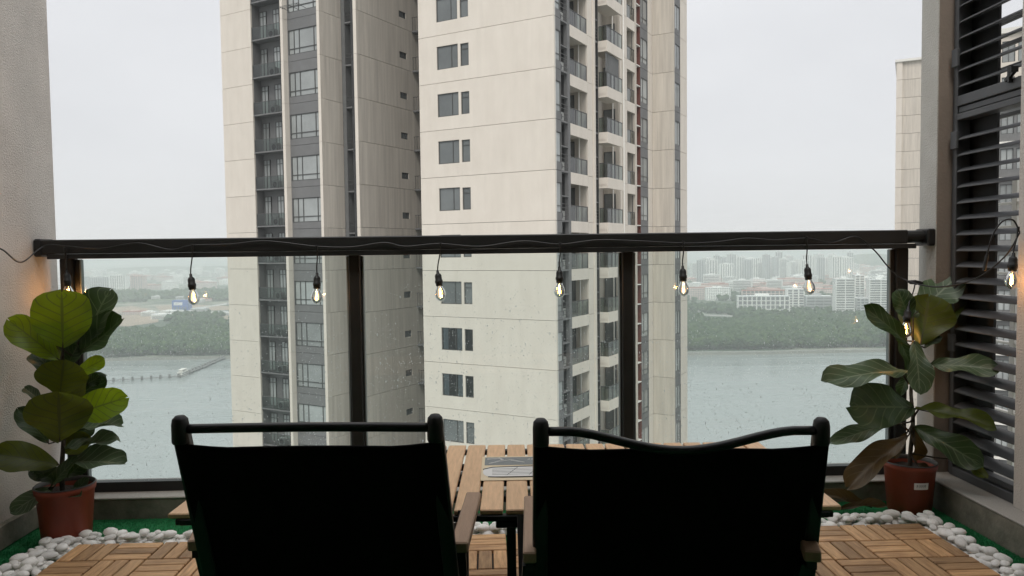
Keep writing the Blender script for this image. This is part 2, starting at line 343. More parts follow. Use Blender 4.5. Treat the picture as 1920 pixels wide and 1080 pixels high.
# flank of the neighbouring shaft wall seen through the blades, with bars added beyond in place of another louver's reflecting blades
tag(MB().box(1.93, 1.94, 2.83, 3.26, .112, 2.8).build('shaft_wall', M['core']), 'black shaft wall seen between the louver blades', 'wall')
sr = empty('second_louver_bars', (2.2, 2.62, .112)); tag(sr, 'thin pale bars standing in for a second reflecting louver behind the lower blades', 'railing')
for z in [.11 + .098 * i for i in range(11)]: MB().cbox(-.01, .01, -.2, .72, z, z + .010, .002).build('stand_in_blade', M['trim'], sr)
MB().cbox(-.012, .012, .46, .49, -.1, 1.2, .002).build('post', M['trim'], sr)
sr2 = empty('second_louver_bars', (2.2, 2.62, 1.45)); tag(sr2, 'thin dark bars standing in for a second reflecting louver behind the upper blades', 'railing')
for z in [.12 + .098 * i for i in range(9)]: MB().cbox(-.01, .01, -.2, .72, z, z + .016, .002).build('stand_in_blade', M['metal_dark'], sr2)

# ------------------------------------------------------------------ railing
rl = empty('glass_railing', (0, 3.1, .083)); tag(rl, 'dark metal balcony railing with three wet glass panes', 'railing')
MB().cbox(-1.73, 1.70, -.085, .0, .9605, 1.015, .004).build('top_rail', M['metal_dark'], rl)
MB().cbox(-1.70, 1.735, -.083, .0, .940, .960, .002).build('under_rail', M['metal_dark'], rl)
MB().tube([(1.70, -.045, .988), (1.78, -.045, .988)], .026, 16).build('stub_rail', M['metal_dark'], rl)
for x0, x1 in ((-1.745, -1.715), (1.775, 1.81)): MB().cbox(x0, x1, -.092, .006, .950, 1.019, .006).build('wall_bracket', M['metal_dark'], rl)
for x0, x1, y0 in ((-1.682, -1.632, -.03), (-.549, -.503, -.03), (.552, .598, -.03), (1.684, 1.733, -.03)):
    MB().cbox(x0, x1, y0, .02, .0, .940, .003).build('post', M['metal_dark'], rl)
panes = ((-1.614, -.555), (-.497, .546), (.604, 1.670))
for i, (x0, x1) in enumerate(panes):
    fo = MB()
    fo.box(x0 - (.017 if i == 0 else .005), x0, -.012, .014, .018, .938); fo.box(x1, x1 + (.013 if i == 2 else .005), -.012, .014, .018, .938)
    fo.box(x0 - .018, x1 + .012, -.016, .018, .0, .040); fo.build('pane_frame', M['metal_grey'] if 0 else M['metal_dark'], rl)
    for a_, b_ in ((x0 + .0005, x0 + .005), (x1 - .005, x1 - .0005)): MB().box(a_, b_, -.010, .012, .042, .936).build('edge_strip', M['alu_edge'], rl)
    g = MB(); g.add([(x0, 0, .040), (x1, 0, .040), (x1, 0, .938), (x0, 0, .938)], [(0, 1, 2, 3)]); g.build('glass_pane', M['glass'], rl)
# raindrops on the outer face of the glass
m = bpy.data.materials.new('water_drop'); m.use_nodes = True; n = m.node_tree; n.nodes.clear(); o_ = N(n, 'ShaderNodeOutputMaterial')
t1 = N(n, 'ShaderNodeBsdfTransparent'); t1.inputs[0].default_value = (.9, .92, .92, 1); t2 = N(n, 'ShaderNodeBsdfTranslucent'); t2.inputs[0].default_value = (1, 1, 1, 1); t3 = N(n, 'ShaderNodeBsdfGlossy'); t3.inputs['Roughness'].default_value = .15
a1 = N(n, 'ShaderNodeMixShader'); a1.inputs[0].default_value = .66; a2 = N(n, 'ShaderNodeMixShader'); a2.inputs[0].default_value = .12
n.links.new(t1.outputs[0], a1.inputs[1]); n.links.new(t2.outputs[0], a1.inputs[2]); n.links.new(a1.outputs[0], a2.inputs[1]); n.links.new(t3.outputs[0], a2.inputs[2]); n.links.new(a2.outputs[0], o_.inputs[0])
M['drop'] = m
dm = MB(); rr = random.Random(3)
for k in range(20000):
    x0, x1 = panes[rr.randrange(3)]
    x = rr.uniform(x0 + .01, x1 - .01); z = .03 + .9 * (1 - rr.random() ** .62) + .05
    if noise.noise(Vector((x * 4, 0, z * 4))) < rr.uniform(-.5, .25): continue
    if z > .985: continue
    r = .0007 + .0015 * rr.random() ** 3; st = 1 + (rr.random() < .1) * rr.uniform(.5, 2.5)
    ring = [(x + r * math.cos(a) , 3.1015, z + .02 + r * math.sin(a) * st) for a in [PI / 3 * j for j in range(6)]]
    r2 = [(x + r * .66 * math.cos(a), 3.1015 + r * .55, z + .02 + r * .66 * math.sin(a) * st) for a in [PI / 3 * j for j in range(6)]]
    dm.add(ring + r2 + [(x, 3.1015 + r * .78, z + .02)], [(j, (j + 1) % 6, 6 + (j + 1) % 6, 6 + j) for j in range(6)] + [(6 + j, 6 + (j + 1) % 6, 12) for j in range(6)] + [(5, 4, 3, 2, 1, 0)])
tag(dm.build('raindrops', M['drop'], None, True), 'tiny raindrops scattered over the outside of the glass panes', 'raindrops', kind='stuff')

# ------------------------------------------------------------------ festoon lights
fl = empty('string_lights', (0, 3.0, 1.03)); tag(fl, 'black cable string of glowing filament bulbs strung along the top rail', 'string lights')
def cable_pts(ctrl, per=8):
    P = [Vector(c) for c in ctrl]; o = []
    for i in range(len(P) - 1):
        p0, p1, p2, p3 = P[max(i - 1, 0)], P[i], P[i + 1], P[min(i + 2, len(P) - 1)]
        for k in range(per):
            t = k / per; o.append(.5 * ((2 * p1) + (-p0 + p2) * t + (2 * p0 - 5 * p1 + 4 * p2 - p3) * t * t + (-p0 + 3 * p1 - 3 * p2 + p3) * t ** 3))
    o.append(P[-1]); return o
off = Vector(fl.location)
ctl = [at(-60, 455, 2.55), at(0, 466, 2.62), at(38, 492, 2.8), at(72, 468, 2.97), at(92, 459, 3.0)]
rng = random.Random(5)
xs = [127, 190, 258, 320, 361, 430, 500, 594, 660, 720, 760, 823, 900, 980, 1050, 1120, 1200, 1281, 1340, 1400, 1450, 1515, 1560, 1605]
ys = [462, 466, 456, 468, 460, 458, 452, 462, 463, 455, 462, 457, 462, 452, 458, 450, 452, 456, 454, 447, 450, 447, 455, 444]
for x, y in zip(xs, ys): ctl.append(at(x, y, 3.004))
ctl += [at(1640, 470, 2.995), at(1668, 503, 2.985), at(1700, 526, 2.96), at(1760, 538, 2.85), at(1830, 522, 2.70), at(1885, 480, 2.60), at(1912, 436, 2.55)]
MB().tube([p - off for p in cable_pts(ctl)], .0028, 6).build('cable', M['cable'], fl, True)
loop = [at(1912, 436, 2.55), at(1900, 413, 2.55), at(1880, 415, 2.55), at(1862, 440, 2.56), at(1850, 480, 2.57), at(1846, 503, 2.57)]
MB().tube([p - off for p in cable_pts(loop)], .0028, 6).build('cable_end', M['cable'], fl, True)
p1 = at(1851, 478, 2.57) - off; p2 = at(1845, 508, 2.57) - off; MB().tube([p1, p2], .006, 10).build('plug', M['socket'], fl)
cn = at(1716, 529, 2.955) - off
MB().tube([cn + Vector((-.03, 0, .004)), cn + Vector((-.02, 0, 0)), cn, cn + Vector((.03, 0, -.004))], [.004, .008, .009, .005], 8).build('junction', M['socket'], fl, True)
sock = MB().lathe([(.0, .062), (.005, .062), (.006, .050), (.011, .046), (.0135, .040), (.0135, .024), (.0155, .022), (.0155, .012), (.0135, .010), (.0135, 0), (0, 0)], 16).mesh('socket', M['socket'], True)
bulbm = MB().lathe([(.010, 0), (.0135, -.008), (.0195, -.020), (.0225, -.032), (.021, -.044), (.016, -.053), (.009, -.059), (.0, -.063)], 18).mesh('bulb', M['bulb'], True)
fm = MB()
for a in range(4):
    t = a * PI / 2 + .4; fm.tube([(.0025 * math.cos(t), .0025 * math.sin(t), -.012), (.0065 * math.cos(t), .0065 * math.sin(t), -.044)], .0008, 5)
filam = fm.mesh('filament', M['filament'])
lamp = bpy.data.lights.new('bulb_light', 'POINT'); lamp.energy = .20; lamp.color = (1, .46, .13); lamp.shadow_soft_size = .006
def pendant(top, px, py, Y, tilt=0.0):
    # px,py: the point where socket meets bulb
    q = at(px, py, Y) - off; t = Vector(top) - off
    s_ = link('socket', sock, fl, q, (0, tilt, 0))
    head = q + Vector((math.sin(tilt) * .06, 0, math.cos(tilt) * .06))
    MB().tube(cable_pts([t, t.lerp(head, .35) + Vector((.002, -.001, 0)), t.lerp(head, .75) + Vector((-.001, 0, 0)), head], 4), .0025, 6).build('drop_cord', M['cable'], fl, True)
    b = link('bulb', bulbm, fl, q, (0, tilt, 0)); link('filament', filam, b)
    lo = bpy.data.objects.new('bulb_light', lamp); COL.objects.link(lo); lo.parent = fl; lo.location = q + Vector((0, 0, -.03))
    MB().cbox(-.004, .004, -.006, .0, -.009, .009, .001).build('clip', M['cable'], fl, loc=t)
for (tx, ty), (px, py) in zip(((122, 468), (361, 462), (594, 464), (826, 458), (1050, 458), (1281, 456), (1512, 447)),
                              ((127, 536), (361, 543), (594, 541), (824, 536), (1049, 530), (1281, 527), (1516, 524))):
    pendant(at(tx, ty, 3.0), px, py, 3.034, random.uniform(-.13, .13))
pendant(at(1716, 530, 2.955), 1700, 604, 2.90, .1)
pendant(at(1908, 430, 2.52), 1898, 508, 2.52, .05)

# ------------------------------------------------------------------ deck tiles, turf, pebbles
def deck_tile_proto():
    r = empty('deck_tile'); sl = MB().cbox(-.0722, .0722, -.0218, .0218, 0, .015, .0022).mesh('slat', M['wood_deck'])
    MB().box(-.148, .148, -.148, .148, 0, .0125).build('base_grid', M['plastic_black'], r)
    for bi in (0, 1):
        for bj in (0, 1):
            v = (bi + bj) % 2
            for k in range(3):
                o = (k - 1) * .0492; cx, cy = -.075 + .15 * bi, .075 - .15 * bj
                link('slat', sl, r, (cx + (o if v == 0 else 0), cy + (o if v else 0), .0125), (0, 0, PI / 2 if v == 0 else 0))
    return r
def copy_tree(o, parent=None):
    c = o.copy(); COL.objects.link(c); c.parent = parent
    for ch in list(o.children): copy_tree(ch, c)
    return c
tile = deck_tile_proto(); first = True
for row in range(3):
    for i in range(10):
        t_ = tile if first else copy_tree(tile); first = False
        t_.location = (-1.44 + .15 + .3 * i, 2.675 - .15 - .3 * row, .0)
        tag(t_, 'square wooden deck tile of basket-weave slats in the pebble-edged floor', 'deck tile', 'basket-weave deck tiles')
# short turf pile
tm = MB(); rt = random.Random(11)
def turfpatch(x0, x1, y0, y1, cnt):
    for _ in range(cnt):
        x = rt.uniform(x0, x1); y = rt.uniform(y0, y1); a = rt.uniform(0, 2 * PI); h = rt.uniform(.004, .009)
        dx, dy = .0012 * math.cos(a), .0012 * math.sin(a)
        tm.add([(x - dx, y - dy, -.004), (x + dx, y + dy, -.004), (x + rt.uniform(-.003, .003), y + rt.uniform(-.003, .003), -.004 + h)], [(0, 1, 2)])
turfpatch(-1.72, 1.76, 2.68, 3.01, 22000); turfpatch(-1.72, -1.45, 2.2, 2.7, 8000); turfpatch(1.55, 1.76, 2.2, 2.7, 7000)
tag(tm.build('turf_pile', M['turf']), 'short green artificial grass pile round the deck', 'artificial grass', kind='stuff')

# pebbles
import bmesh
def pebble_mesh(sd_):
    r_ = random.Random(sd_); bm = bmesh.new(); bmesh.ops.create_icosphere(bm, subdivisions=2, radius=1)
    o_ = Vector((sd_ * 3.1, 0, 0)); pw = r_.uniform(.75, 1)
    for v in bm.verts:
        q = v.co.copy(); d = 1 + .16 * noise.noise(q * .9 + o_) + .05 * noise.noise(q * 2.2 + o_)
        v.co = Vector((q.x * d, q.y * d * r_.uniform(.99, 1.01), q.z * d))
    me = bpy.data.meshes.new('pebble'); bm.to_mesh(me); bm.free(); me.materials.append(M['pebble']); me.polygons.foreach_set('use_smooth', [True] * len(me.polygons)); return me
M['pebble'] = mat('white_pebble', (.90, .885, .85), .45, .1, 3, .25, 30, rand=.12, c2=(.76, .74, .70))
pebs = [pebble_mesh(i) for i in range(9)]
rp = random.Random(21); placed = []
def try_peb(x, y, sc, lay):
    for (a, b, s2, l2) in placed:
        if l2 == lay and math.hypot(a - x, b - y) < (sc + s2) * .78: return False
    placed.append((x, y, sc, lay)); return True
bands = [(-1.60, 1.66, 2.705, 2.785, 9000, .43), (-1.575, -1.465, 2.15, 2.72, 3000, .36), (1.575, 1.65, 2.15, 2.74, 3000, .36)]
PB = []
for lay in (0, 1):
    for x0, x1, y0, y1, cnt, _ in bands:
        for _k in range(cnt if lay == 0 else cnt // 14):
            x = rp.uniform(x0, x1); y = rp.uniform(y0, y1)
            if lay: x = min(max(x, x0 + .01), x1 - .01); y = min(max(y, y0 + .015), y1 - .02)
            s_ = rp.uniform(.0135, .0245) if rp.random() < .85 else rp.uniform(.010, .015)
            if math.hypot(x + 1.56, y - 2.83) < .112 or math.hypot(x - 1.645, y - 2.90) < .12: continue
            if x < -1.44 and y > 2.62 and (x + 1.60) < (y - 2.66) * .9: continue
            if try_peb(x, y, s_, lay): PB.append((x, y, s_, lay))
random.Random(2).shuffle(PB)
PB.sort(key=lambda q: 0 if (q[3] or q[1] < 2.68 or not -1.2 < q[0] < 1.1) else (1 if abs(q[0] - .02) < .12 else 2))
print('pebbles', len(PB)); rest = PB[300:]; PB = PB[:300]
if rest:
    pm_ = bmesh.new()
    for x, y, s_, lay in rest:
        me = rp.choice(pebs).copy(); h = s_ * .62; me.transform(Matrix.Translation((x, y, h - .002 + lay * .02)) @ Matrix.Rotation(rp.uniform(0, 6.3), 4, 'Z') @ Matrix.Diagonal((s_ * 1.2, s_ * .9, h, 1))); pm_.from_mesh(me); bpy.data.meshes.remove(me)
    me = bpy.data.meshes.new('pebble_bed'); pm_.to_mesh(me); pm_.free(); me.materials.append(M['pebble']); me.polygons.foreach_set('use_smooth', [True] * len(me.polygons))
    tag(link('pebble_bed', me), 'white pebbles of the border hidden under the table', 'pebbles', kind='stuff')
for x, y, s_, lay in PB:
    h = s_ * rp.uniform(.55, .72); zz = -.002 + h + (0 if lay == 0 else .020)
    o = link('pebble', rp.choice(pebs), None, (x, y, zz), (rp.uniform(-.25, .25), rp.uniform(-.25, .25), rp.uniform(0, 6.3)))
    o.scale = (s_ * rp.uniform(1.0, 1.45), s_ * rp.uniform(.8, 1.0), h)
    tag(o, 'smooth white pebble in the border round the wooden deck', 'pebble', 'white pebbles edging the deck')

# ------------------------------------------------------------------ table
tb = empty('slatted_table', (.045, 2.05, 0), -.034); tag(tb, 'low folding table with a slatted light wood top and black frame', 'table')
slm = MB().cbox(-.0268, .0268, -.300, .300, 0, .012, .0025).mesh('slat', M['table_wood'])
for i in range(26): link('slat', slm, tb, (-.758 + .0607 * i, 0, .418))
fb = MB()
for y in (-.292, .292): fb.cbox(-.758, .758, y - .010, y + .010, .402, .4165, .002)
for x in (-.758, .758): fb.cbox(x - .010, x + .010, -.3, .3, .402, .4165, .002)
fb.build('frame', M['chair_frame'], tb)
for y in (-.15, -.02, .13): MB().cbox(-.745, .745, y - .009, y + .009, .400, .4165, .002).build('cross_bar', M['plastic_black'], tb)
for x in (-.70, .70):
    for sy in (-1, 1): MB().bar((x, sy * .27, .402), (x, -sy * .24, .002), .018, .018, up=(1, 0, 0)).build('leg', M['chair_frame'], tb)
for y in (-.27, .27): MB().cbox(.005, .027, y - .011, y + .011, .015, .402, .002).build('leg', M['chair_frame'], tb)
MB().cbox(-.02, .05, -.30, -.27, .386, .402, .002).build('leg_socket', M['plastic_black'], tb)

# leaflet on the table
lf = empty('leaflet', (-.022, 1.975, .4312), -.02); tag(lf, 'printed leaflet with a grey heading band lying on the slatted table', 'leaflet')
MB().box(0, .36, 0, .232, 0, .0006).build('sheet', M['paper'], lf)
MB().box(.008, .355, .142, .222, .0008, .0011).build('heading_band', M['print_grey'], lf)
pw = MB(); ell = [(.02 + .02 * math.cos(a) if math.cos(a) < 0 else .33 + .01 * math.cos(a), .078 + .045 * math.sin(a)) for a in [i * PI / 10 for i in range(20)]]
pw.add([(x + .005, y, .0009) for x, y in ell] + [(x + .005, y, .0012) for x, y in ell], [tuple(range(20, 40))] + [(i, (i + 1) % 20, 20 + (i + 1) % 20, 20 + i) for i in range(20)])
pw.build('picture', M['paper_white'], lf)
ln = MB()
for k in range(5): ln.bar((.03, .05 + k * .013, .0014), (.33, .055 + k * .015, .0014), .0014, .0004)
for k in range(4): ln.bar((.07 + k * .06, .045, .0014), (.10 + k * .055, .118, .0014), .0014, .0004)
ln.tube([(.02, .03, .0014), (.06, .024, .0014), (.2, .026, .0014), (.34, .035, .0014)], .0016, 4)
ln.tube([(.005, .10, .0014), (.03, .118, .0014), (.12, .125, .0014), (.34, .132, .0014)], .0016, 4)
ln.build('picture_lines', M['print_dark'], lf)
gl = MB(); rg = random.Random(4); x = .13
while x < .33:
    for _ in range(3): gl.bar((x + rg.uniform(0, .008), .19 + rg.uniform(0, .014), .0014), (x + rg.uniform(0, .008), .19 + rg.uniform(0, .014), .0014), .0016, .0004)
    x += .012
gl.tube([(.02, .155, .0014), (.05, .18, .0014), (.08, .19, .0014), (.12, .165, .0014)], .002, 4); gl.tube([(.015, .2, .0014), (.05, .205, .0014), (.06, .19, .0014)], .003, 4)
gl.build('heading_print', M['paper_white'], lf)

# ------------------------------------------------------------------ chairs
def chair(tl, tr, bl_, br, arms, sag, label, yaw_note=0):
    """tl,tr top ends of the back posts, bl_,br lower points; arms: near/far points of both armrest tops"""
    base = Vector(((tl.x + tr.x) / 2, 1.6, 0)); r = empty('folding_chair', base); tag(r, label, 'chair', 'folding camping chairs')
    L = lambda v: Vector(v) - base
    dL = (bl_ - tl).normalized(); dR = (br - tr).normalized(); lowL = tl + dL * ((tl.z - .17) / -dL.z); lowR = tr + dR * ((tr.z - .17) / -dR.z)
    for t_, lo, s in ((tl, lowL, -1), (tr, lowR, 1)):
        b = MB(); b.bar(L(t_), L(lo), .022, .028, up=(1, 0, 0)); o = b.build('back_post', M['chair_frame'], r)
        md = o.modifiers.new('b', 'BEVEL'); md.width = .004; md.segments = 2
        cp = MB(); d = (lo - t_).normalized(); c0 = L(t_)
        cp.lathe([(0, .020), (.010, .0195), (.0165, .014), (.0185, .004), (.0185, -.026), (.0165, -.030), (0, -.030)], 14); o = cp.build('cap', M['plastic_black'], r, True, loc=c0); o.scale = (.8, .9, 1)
    # top rail between the posts
    pts = []
    for i in range(25):
        t_ = i / 24; q = L(tl).lerp(L(tr), .02 + .96 * t_); q.z += sag(t_) - .004; pts.append(q)
    MB().tube(pts, .0085, 10).build('top_rail', M['chair_frame'], r, True)
    # back cloth: wraps both posts, slight hollow
    cl = MB(); nu, nv = 16, 14; drop = .030
    for j in range(nv + 1):
        v = j / nv
        for i in range(nu + 1):
            u = i / nu; a = (tl + dL * drop).lerp(lowL + Vector((0, 0, .07)), v); b = (tr + dR * drop).lerp(lowR + Vector((0, 0, .07)), v)
            q = a.lerp(b, -.016 + 1.032 * u); q.y += .022 * math.sin(PI * u) * (.4 + .6 * math.sin(PI * min(1, v + .15))) - .016; q.z -= (1 - v) ** 8 * .010 * min(1, 6 * u, 6 * (1 - u)); cl.v.append(tuple(L(q)))
    for j in range(nv):
        for i in range(nu): a = j * (nu + 1) + i; cl.f.append((a, a + 1, a + nu + 2, a + nu + 1)); cl.m.append(0)
    o = cl.build('back_cloth', M['chair_cloth'], r, True); sm = o.modifiers.new('s', 'SOLIDIFY'); sm.thickness = .005; sm.offset = 0
    # seat
    xs0, xs1 = (L(bl_).x + .01), (L(br).x - .01); st = MB()
    for j in range(9):
        for i in range(9):
            u, v = i / 8, j / 8; st.v.append((xs0 + (xs1 - xs0) * u, -.10 + .42 * v, .30 - .035 * math.sin(PI * u) - .02 * math.sin(PI * v) + .03 * v))
    for j in range(8):
        for i in range(8): a = j * 9 + i; st.f.append((a, a + 1, a + 10, a + 9)); st.m.append(0)
    o = st.build('seat', M['chair_cloth'], r, True); sm = o.modifiers.new('s', 'SOLIDIFY'); sm.thickness = .006
    for x in (xs0, xs1):
        MB().tube([(x, -.12, .30), (x, .33, .33)], .010, 8).build('seat_rail', M['chair_frame'], r)
    # armrests with brackets and crossed legs
    for (n0, f0, w), x in zip(arms, (xs0, xs1)):
        a, b = L(n0), L(f0); dd = (b - a); ln_ = dd.length; ang = math.atan2(-dd.x, dd.y)
        o = MB().cbox(-w / 2, w / 2, 0, ln_, -.022, 0, .003).build('armrest', M['arm_wood'], r, loc=a, rot=(math.asin(dd.z / ln_), 0, ang))
        for q0 in (.012, ln_ - .06): MB().box(-w * .3, w * .3, q0, q0 + .033, -.040, -.0225).build('armrest_bracket', M['plastic_black'], r, loc=a, rot=(0, 0, ang))
        ax = (a.x + b.x) / 2
        MB().bar((a.x, a.y + .03, a.z - .03), (a.x, b.y - .02, .012), .018, .024, up=(1, 0, 0)).build('leg', M['chair_frame'], r)
        MB().bar((a.x + .0, b.y - .045, b.z - .03), (a.x, a.y + .02, .012), .018, .024, up=(1, 0, 0)).build('leg', M['chair_frame'], r)
    y0 = L(arms[0][0]).y
    for y in (y0 + .03, y0 + .30): MB().tube([(L(arms[0][0]).x, y, .02), (L(arms[1][0]).x, y, .02)], .008, 8).build('cross_bar', M['chair_frame'], r)
    for y in (y0 + .06, y0 + .27): MB().tube([(L(arms[0][0]).x, y, .14), (L(arms[1][0]).x, y, .14)], .008, 8).build('brace', M['chair_frame'], r)
    return r
Yt, Yb = 1.36, 1.45
chair(at(338, 800, Yt), at(816, 797, Yt), at(397, 1080, Yb), at(847, 1080, Yb),
      ((atz(366, 1013, .47), atz(400, 940, .47), .030), (atz(861, 1017, .47), atz(888, 922, .47), .034)),
      lambda t: .002 * math.sin(PI * t), 'black camping chair on the left with a straight top rail')
def sag2(t):
    s = math.sin(PI * min(max((t - .08) / .84, 0), 1)); return -.036 * s ** 1.6
chair(at(1014, 805, Yt), at(1540, 803, Yt), at(1012, 1080, Yb), at(1512, 1080, Yb),
      ((atz(993, 1036, .47), atz(993, 929, .47), .025), (atz(1524, 1033, .47), atz(1495, 950, .47), .031)),
      sag2, 'black camping chair on the right with a sagging curved top rail')

# ------------------------------------------------------------------ fiddle leaf figs
def leaf_mesh(B, T, wid, roll, curl, cup, m, sd_, stem_pt):
    r_ = random.Random(sd_); ax = (T - B); L_ = ax.length; ax.normalize(); mid = (B + T) / 2
    nrm = (EYE - mid); nrm = (nrm - ax * nrm.dot(ax)).normalized(); n1 = Matrix.Rotation(math.radians(roll), 3, ax) @ nrm; n2 = Matrix.Rotation(math.radians(-roll), 3, ax) @ nrm; nrm = n1 if (n1.z > n2.z) else n2
    sd = ax.cross(nrm); nt_, nu = 18, 10; mb = MB(); uv = []
    ph = r_.uniform(0, 6); am = r_.uniform(.04, .075) * L_
    for i in range(nt_ + 1):
        t = i / nt_
        w = (math.sin(PI * t ** 1.3) ** .5) * (.72 + .28 * t) if 0 < t < 1 else .02
        w = max(w, .03) * wid * .56
        w *= 1 + .07 * math.sin(t * 8 + ph)
        for j in range(nu + 1):
            u = -1 + 2 * j / nu
            q = B + ax * (L_ * (t + (.05 * abs(u) ** 2 if t > .8 else 0))) + sd * (u * w * (1 - .0 * abs(u)))
            q += nrm * (curl * L_ * (math.sin(PI * t * .9) - .2 * t) + 1.7 * cup * w * abs(u) ** 1.3 + am * abs(u) ** 2 * math.sin(t * 11 + ph + (1.7 if u > 0 else 0)))
            mb.v.append(tuple(q)); uv.append((u, t))
    for i in range(nt_):
        for j in range(nu): a = i * (nu + 1) + j; mb.f.append((a, a + 1, a + nu + 2, a + nu + 1)); mb.m.append(0)
    nleaf = len(mb.f)
    c = Vector(stem_pt); mb.tube([c, c.lerp(B, .5) + Vector((0, 0, -.004)), B, B + ax * L_ * .25 + nrm * .0], [.0035, .003, .0028, .001], 6, 1)
    me = mb.mesh('leaf', [m, M['stem']], True)
    ul = me.uv_layers.new(name='UVMap'); nv = len(uv)
    for lp in me.loops: ul.data[lp.index].uv = uv[lp.vertex_index] if lp.vertex_index < nv else (0, 0)
    return me
def shift(me, d):
    me.transform(Matrix.Translation(-Vector(d)))
def plant(base, label, stem_px, Yp, leaves, potw, poth, extra=()):
    r = empty('potted_fiddle_leaf_fig', base); tag(r, label, 'potted plant')
    R1, R0 = potw / 2, potw / 2 * .80
    MB().lathe([(0, .002), (R0 - .004, .002), (R0, .006), (R1 - .006, poth - .022), (R1 - .002, poth - .020), (R1, poth - .002), (R1 - .003, poth), (R1 - .006, poth - .004), (R1 - .010, poth - .03)], 40).build('pot', M['pot'], r, True)
    MB().lathe([(R1 - .008, poth - .012), (R1 - .006, poth + .003), (R1 - .002, poth + .005), (R1 + .001, poth + .002)], 40).build('pot_rim', M['pot_rim'], r, True)
    so = MB(); so.v.append((0, 0, poth - .02)); ng = 28
    for k in range(1, 6):
        for j in range(ng): a = 2 * PI * j / ng; rad = (R1 - .010) * k / 5; so.v.append((rad * math.cos(a), rad * math.sin(a), poth - .026 + .008 * noise.noise(Vector((rad * 60 * math.cos(a), rad * 60 * math.sin(a), 1)))))
    for j in range(ng): so.f.append((0, 1 + j, 1 + (j + 1) % ng))
    for k in range(4):
        for j in range(ng): a = 1 + k * ng + j; b = 1 + k * ng + (j + 1) % ng; so.f.append((a, a + ng, b + ng, b))
    so.m = [0] * len(so.f); so.build('soil', M['soil'], r, True)
    sp = [at(x, y, Yp) - Vector(base) for x, y in stem_px]; sp = cable_pts(sp, 5)
    k = len(sp); MB().tube(sp, [.0095 - .005 * i / k for i in range(k)], 8).build('stem', M['stem'], r, True)
    stem_w = [at(x, y, Yp) for x, y in stem_px]
    for i, (b, t, wpx, dy0, dy1, roll, curl, cup, mt) in enumerate(leaves):
        B = at(*b, Yp + dy0); T = at(*t, Yp + dy1)
        sw = min(stem_w, key=lambda q: (q - B).length); c = max(math.cos(math.radians(roll)), .42)
        me = leaf_mesh(B, T, wpx / FPX * Yp / c, roll, curl, cup, M[mt], i * 7 + int(abs(base[0]) * 10), sw)
        shift(me, base); link('leaf', me, r)
    return r
# (base px, tip px, width px, depth offset base, tip, roll, curl, cup, material)
LP = [
 ((118, 652), (116, 548), 104, -.03, -.05, 6, .03, .10, 'leaf_bright'),
 ((160, 645), (206, 545), 62, .05, .08, 38, .05, .2, 'leaf_dark'),
 ((140, 668), (228, 598), 52, .02, .03, 40, -.05, .35, 'leaf_dark'),
 ((112, 676), (18, 602), 54, -.02, -.06, -8, .05, .15, 'leaf_bright'),
 ((114, 676), (82, 600), 50, .04, .06, -30, .03, .2, 'leaf_olive'),
 ((112, 742), (120, 676), 80, -.05, -.08, 5, .03, .12, 'leaf_olive'),
 ((142, 702), (194, 674), 30, .0, .02, 10, .04, .1, 'leaf_bright'),
 ((158, 722), (187, 706), 24, .05, .07, 0, 0, .1, 'leaf_dark'),
 ((112, 828), (110, 736), 102, -.08, -.14, -4, .03, .08, 'leaf_olive'),
 ((136, 778), (236, 746), 62, -.04, -.03, 6, .05, .15, 'leaf_bright'),
 ((78, 752), (46, 728), 20, .04, .05, 30, 0, .3, 'leaf_pale'),
 ((92, 832), (34, 768), 36, .0, -.02, 10, .04, .2, 'leaf_dark'),
 ((112, 872), (-12, 852), 54, -.03, -.10, 18, .06, .12, 'leaf_olive'),
 ((140, 806), (228, 797), 24, .0, .02, 60, .04, .3, 'leaf_pale'),
 ((122, 842), (220, 826), 20, -.02, .0, 62, .03, .3, 'leaf_pale'),
 ((116, 868), (234, 870), 40, -.02, -.02, 48, .04, .3, 'leaf_pale'),
 ((110, 878), (68, 896), 26, -.02, -.03, 30, .10, .4, 'leaf_dark'),
 ((102, 912), (24, 960), 32, -.03, -.08, 20, .06, .2, 'leaf_pale'),
 ((122, 926), (152, 930), 20, -.04, -.06, 35, .1, .3, 'leaf_pale'),
 ((134, 926), (166, 897), 18, .0, .02, 10, .08, .4, 'leaf_pale'),
 ((92, 916), (146, 858), 22, -.04, -.06, 25, .06, .3, 'leaf_dark'),
 ((128, 760), (196, 706), 40, .06, .09, 20, .03, .2, 'leaf_dark'),
 ((124, 690), (146, 648), 30, .02, .02, 20, .05, .3, 'leaf_dark'),
 ((116, 830), (176, 800), 34, .04, .06, 20, .03, .2, 'leaf_dark'),
 ((112, 712), (64, 662), 44, .03, .05, 20, .04, .25, 'leaf_dark'),
 ((114, 795), (66, 752), 46, .04, .05, 14, .04, .2, 'leaf_olive'),
 ((120, 850), (168, 818), 40, .03, .04, 14, .04, .2, 'leaf_olive'),
 ((114, 905), (56, 884), 30, .0, -.03, 22, .05, .3, 'leaf_dark'),
 ((122, 896), (178, 852), 34, .03, .04, 18, .05, .3, 'leaf_dark'),
 ((110, 640), (96, 586), 56, .04, .05, -10, .02, .2, 'leaf_dark'),
 ((122, 770), (150, 700), 44, .02, .03, 10, .03, .2, 'leaf_olive'),
 ((122, 934), (84, 940), 24, -.04, -.07, 24, .08, .3, 'leaf_dark'),
 ((118, 660), (140, 610), 40, .06, .07, 14, .03, .2, 'leaf_dark'),
]
plant((-1.545, 2.80, -.003), 'tall bushy fiddle leaf fig in a terracotta pot in the left corner', [(118, 935), (116, 880), (119, 820), (115, 750), (117, 700), (118, 655)], 2.80, LP, .202, .205)
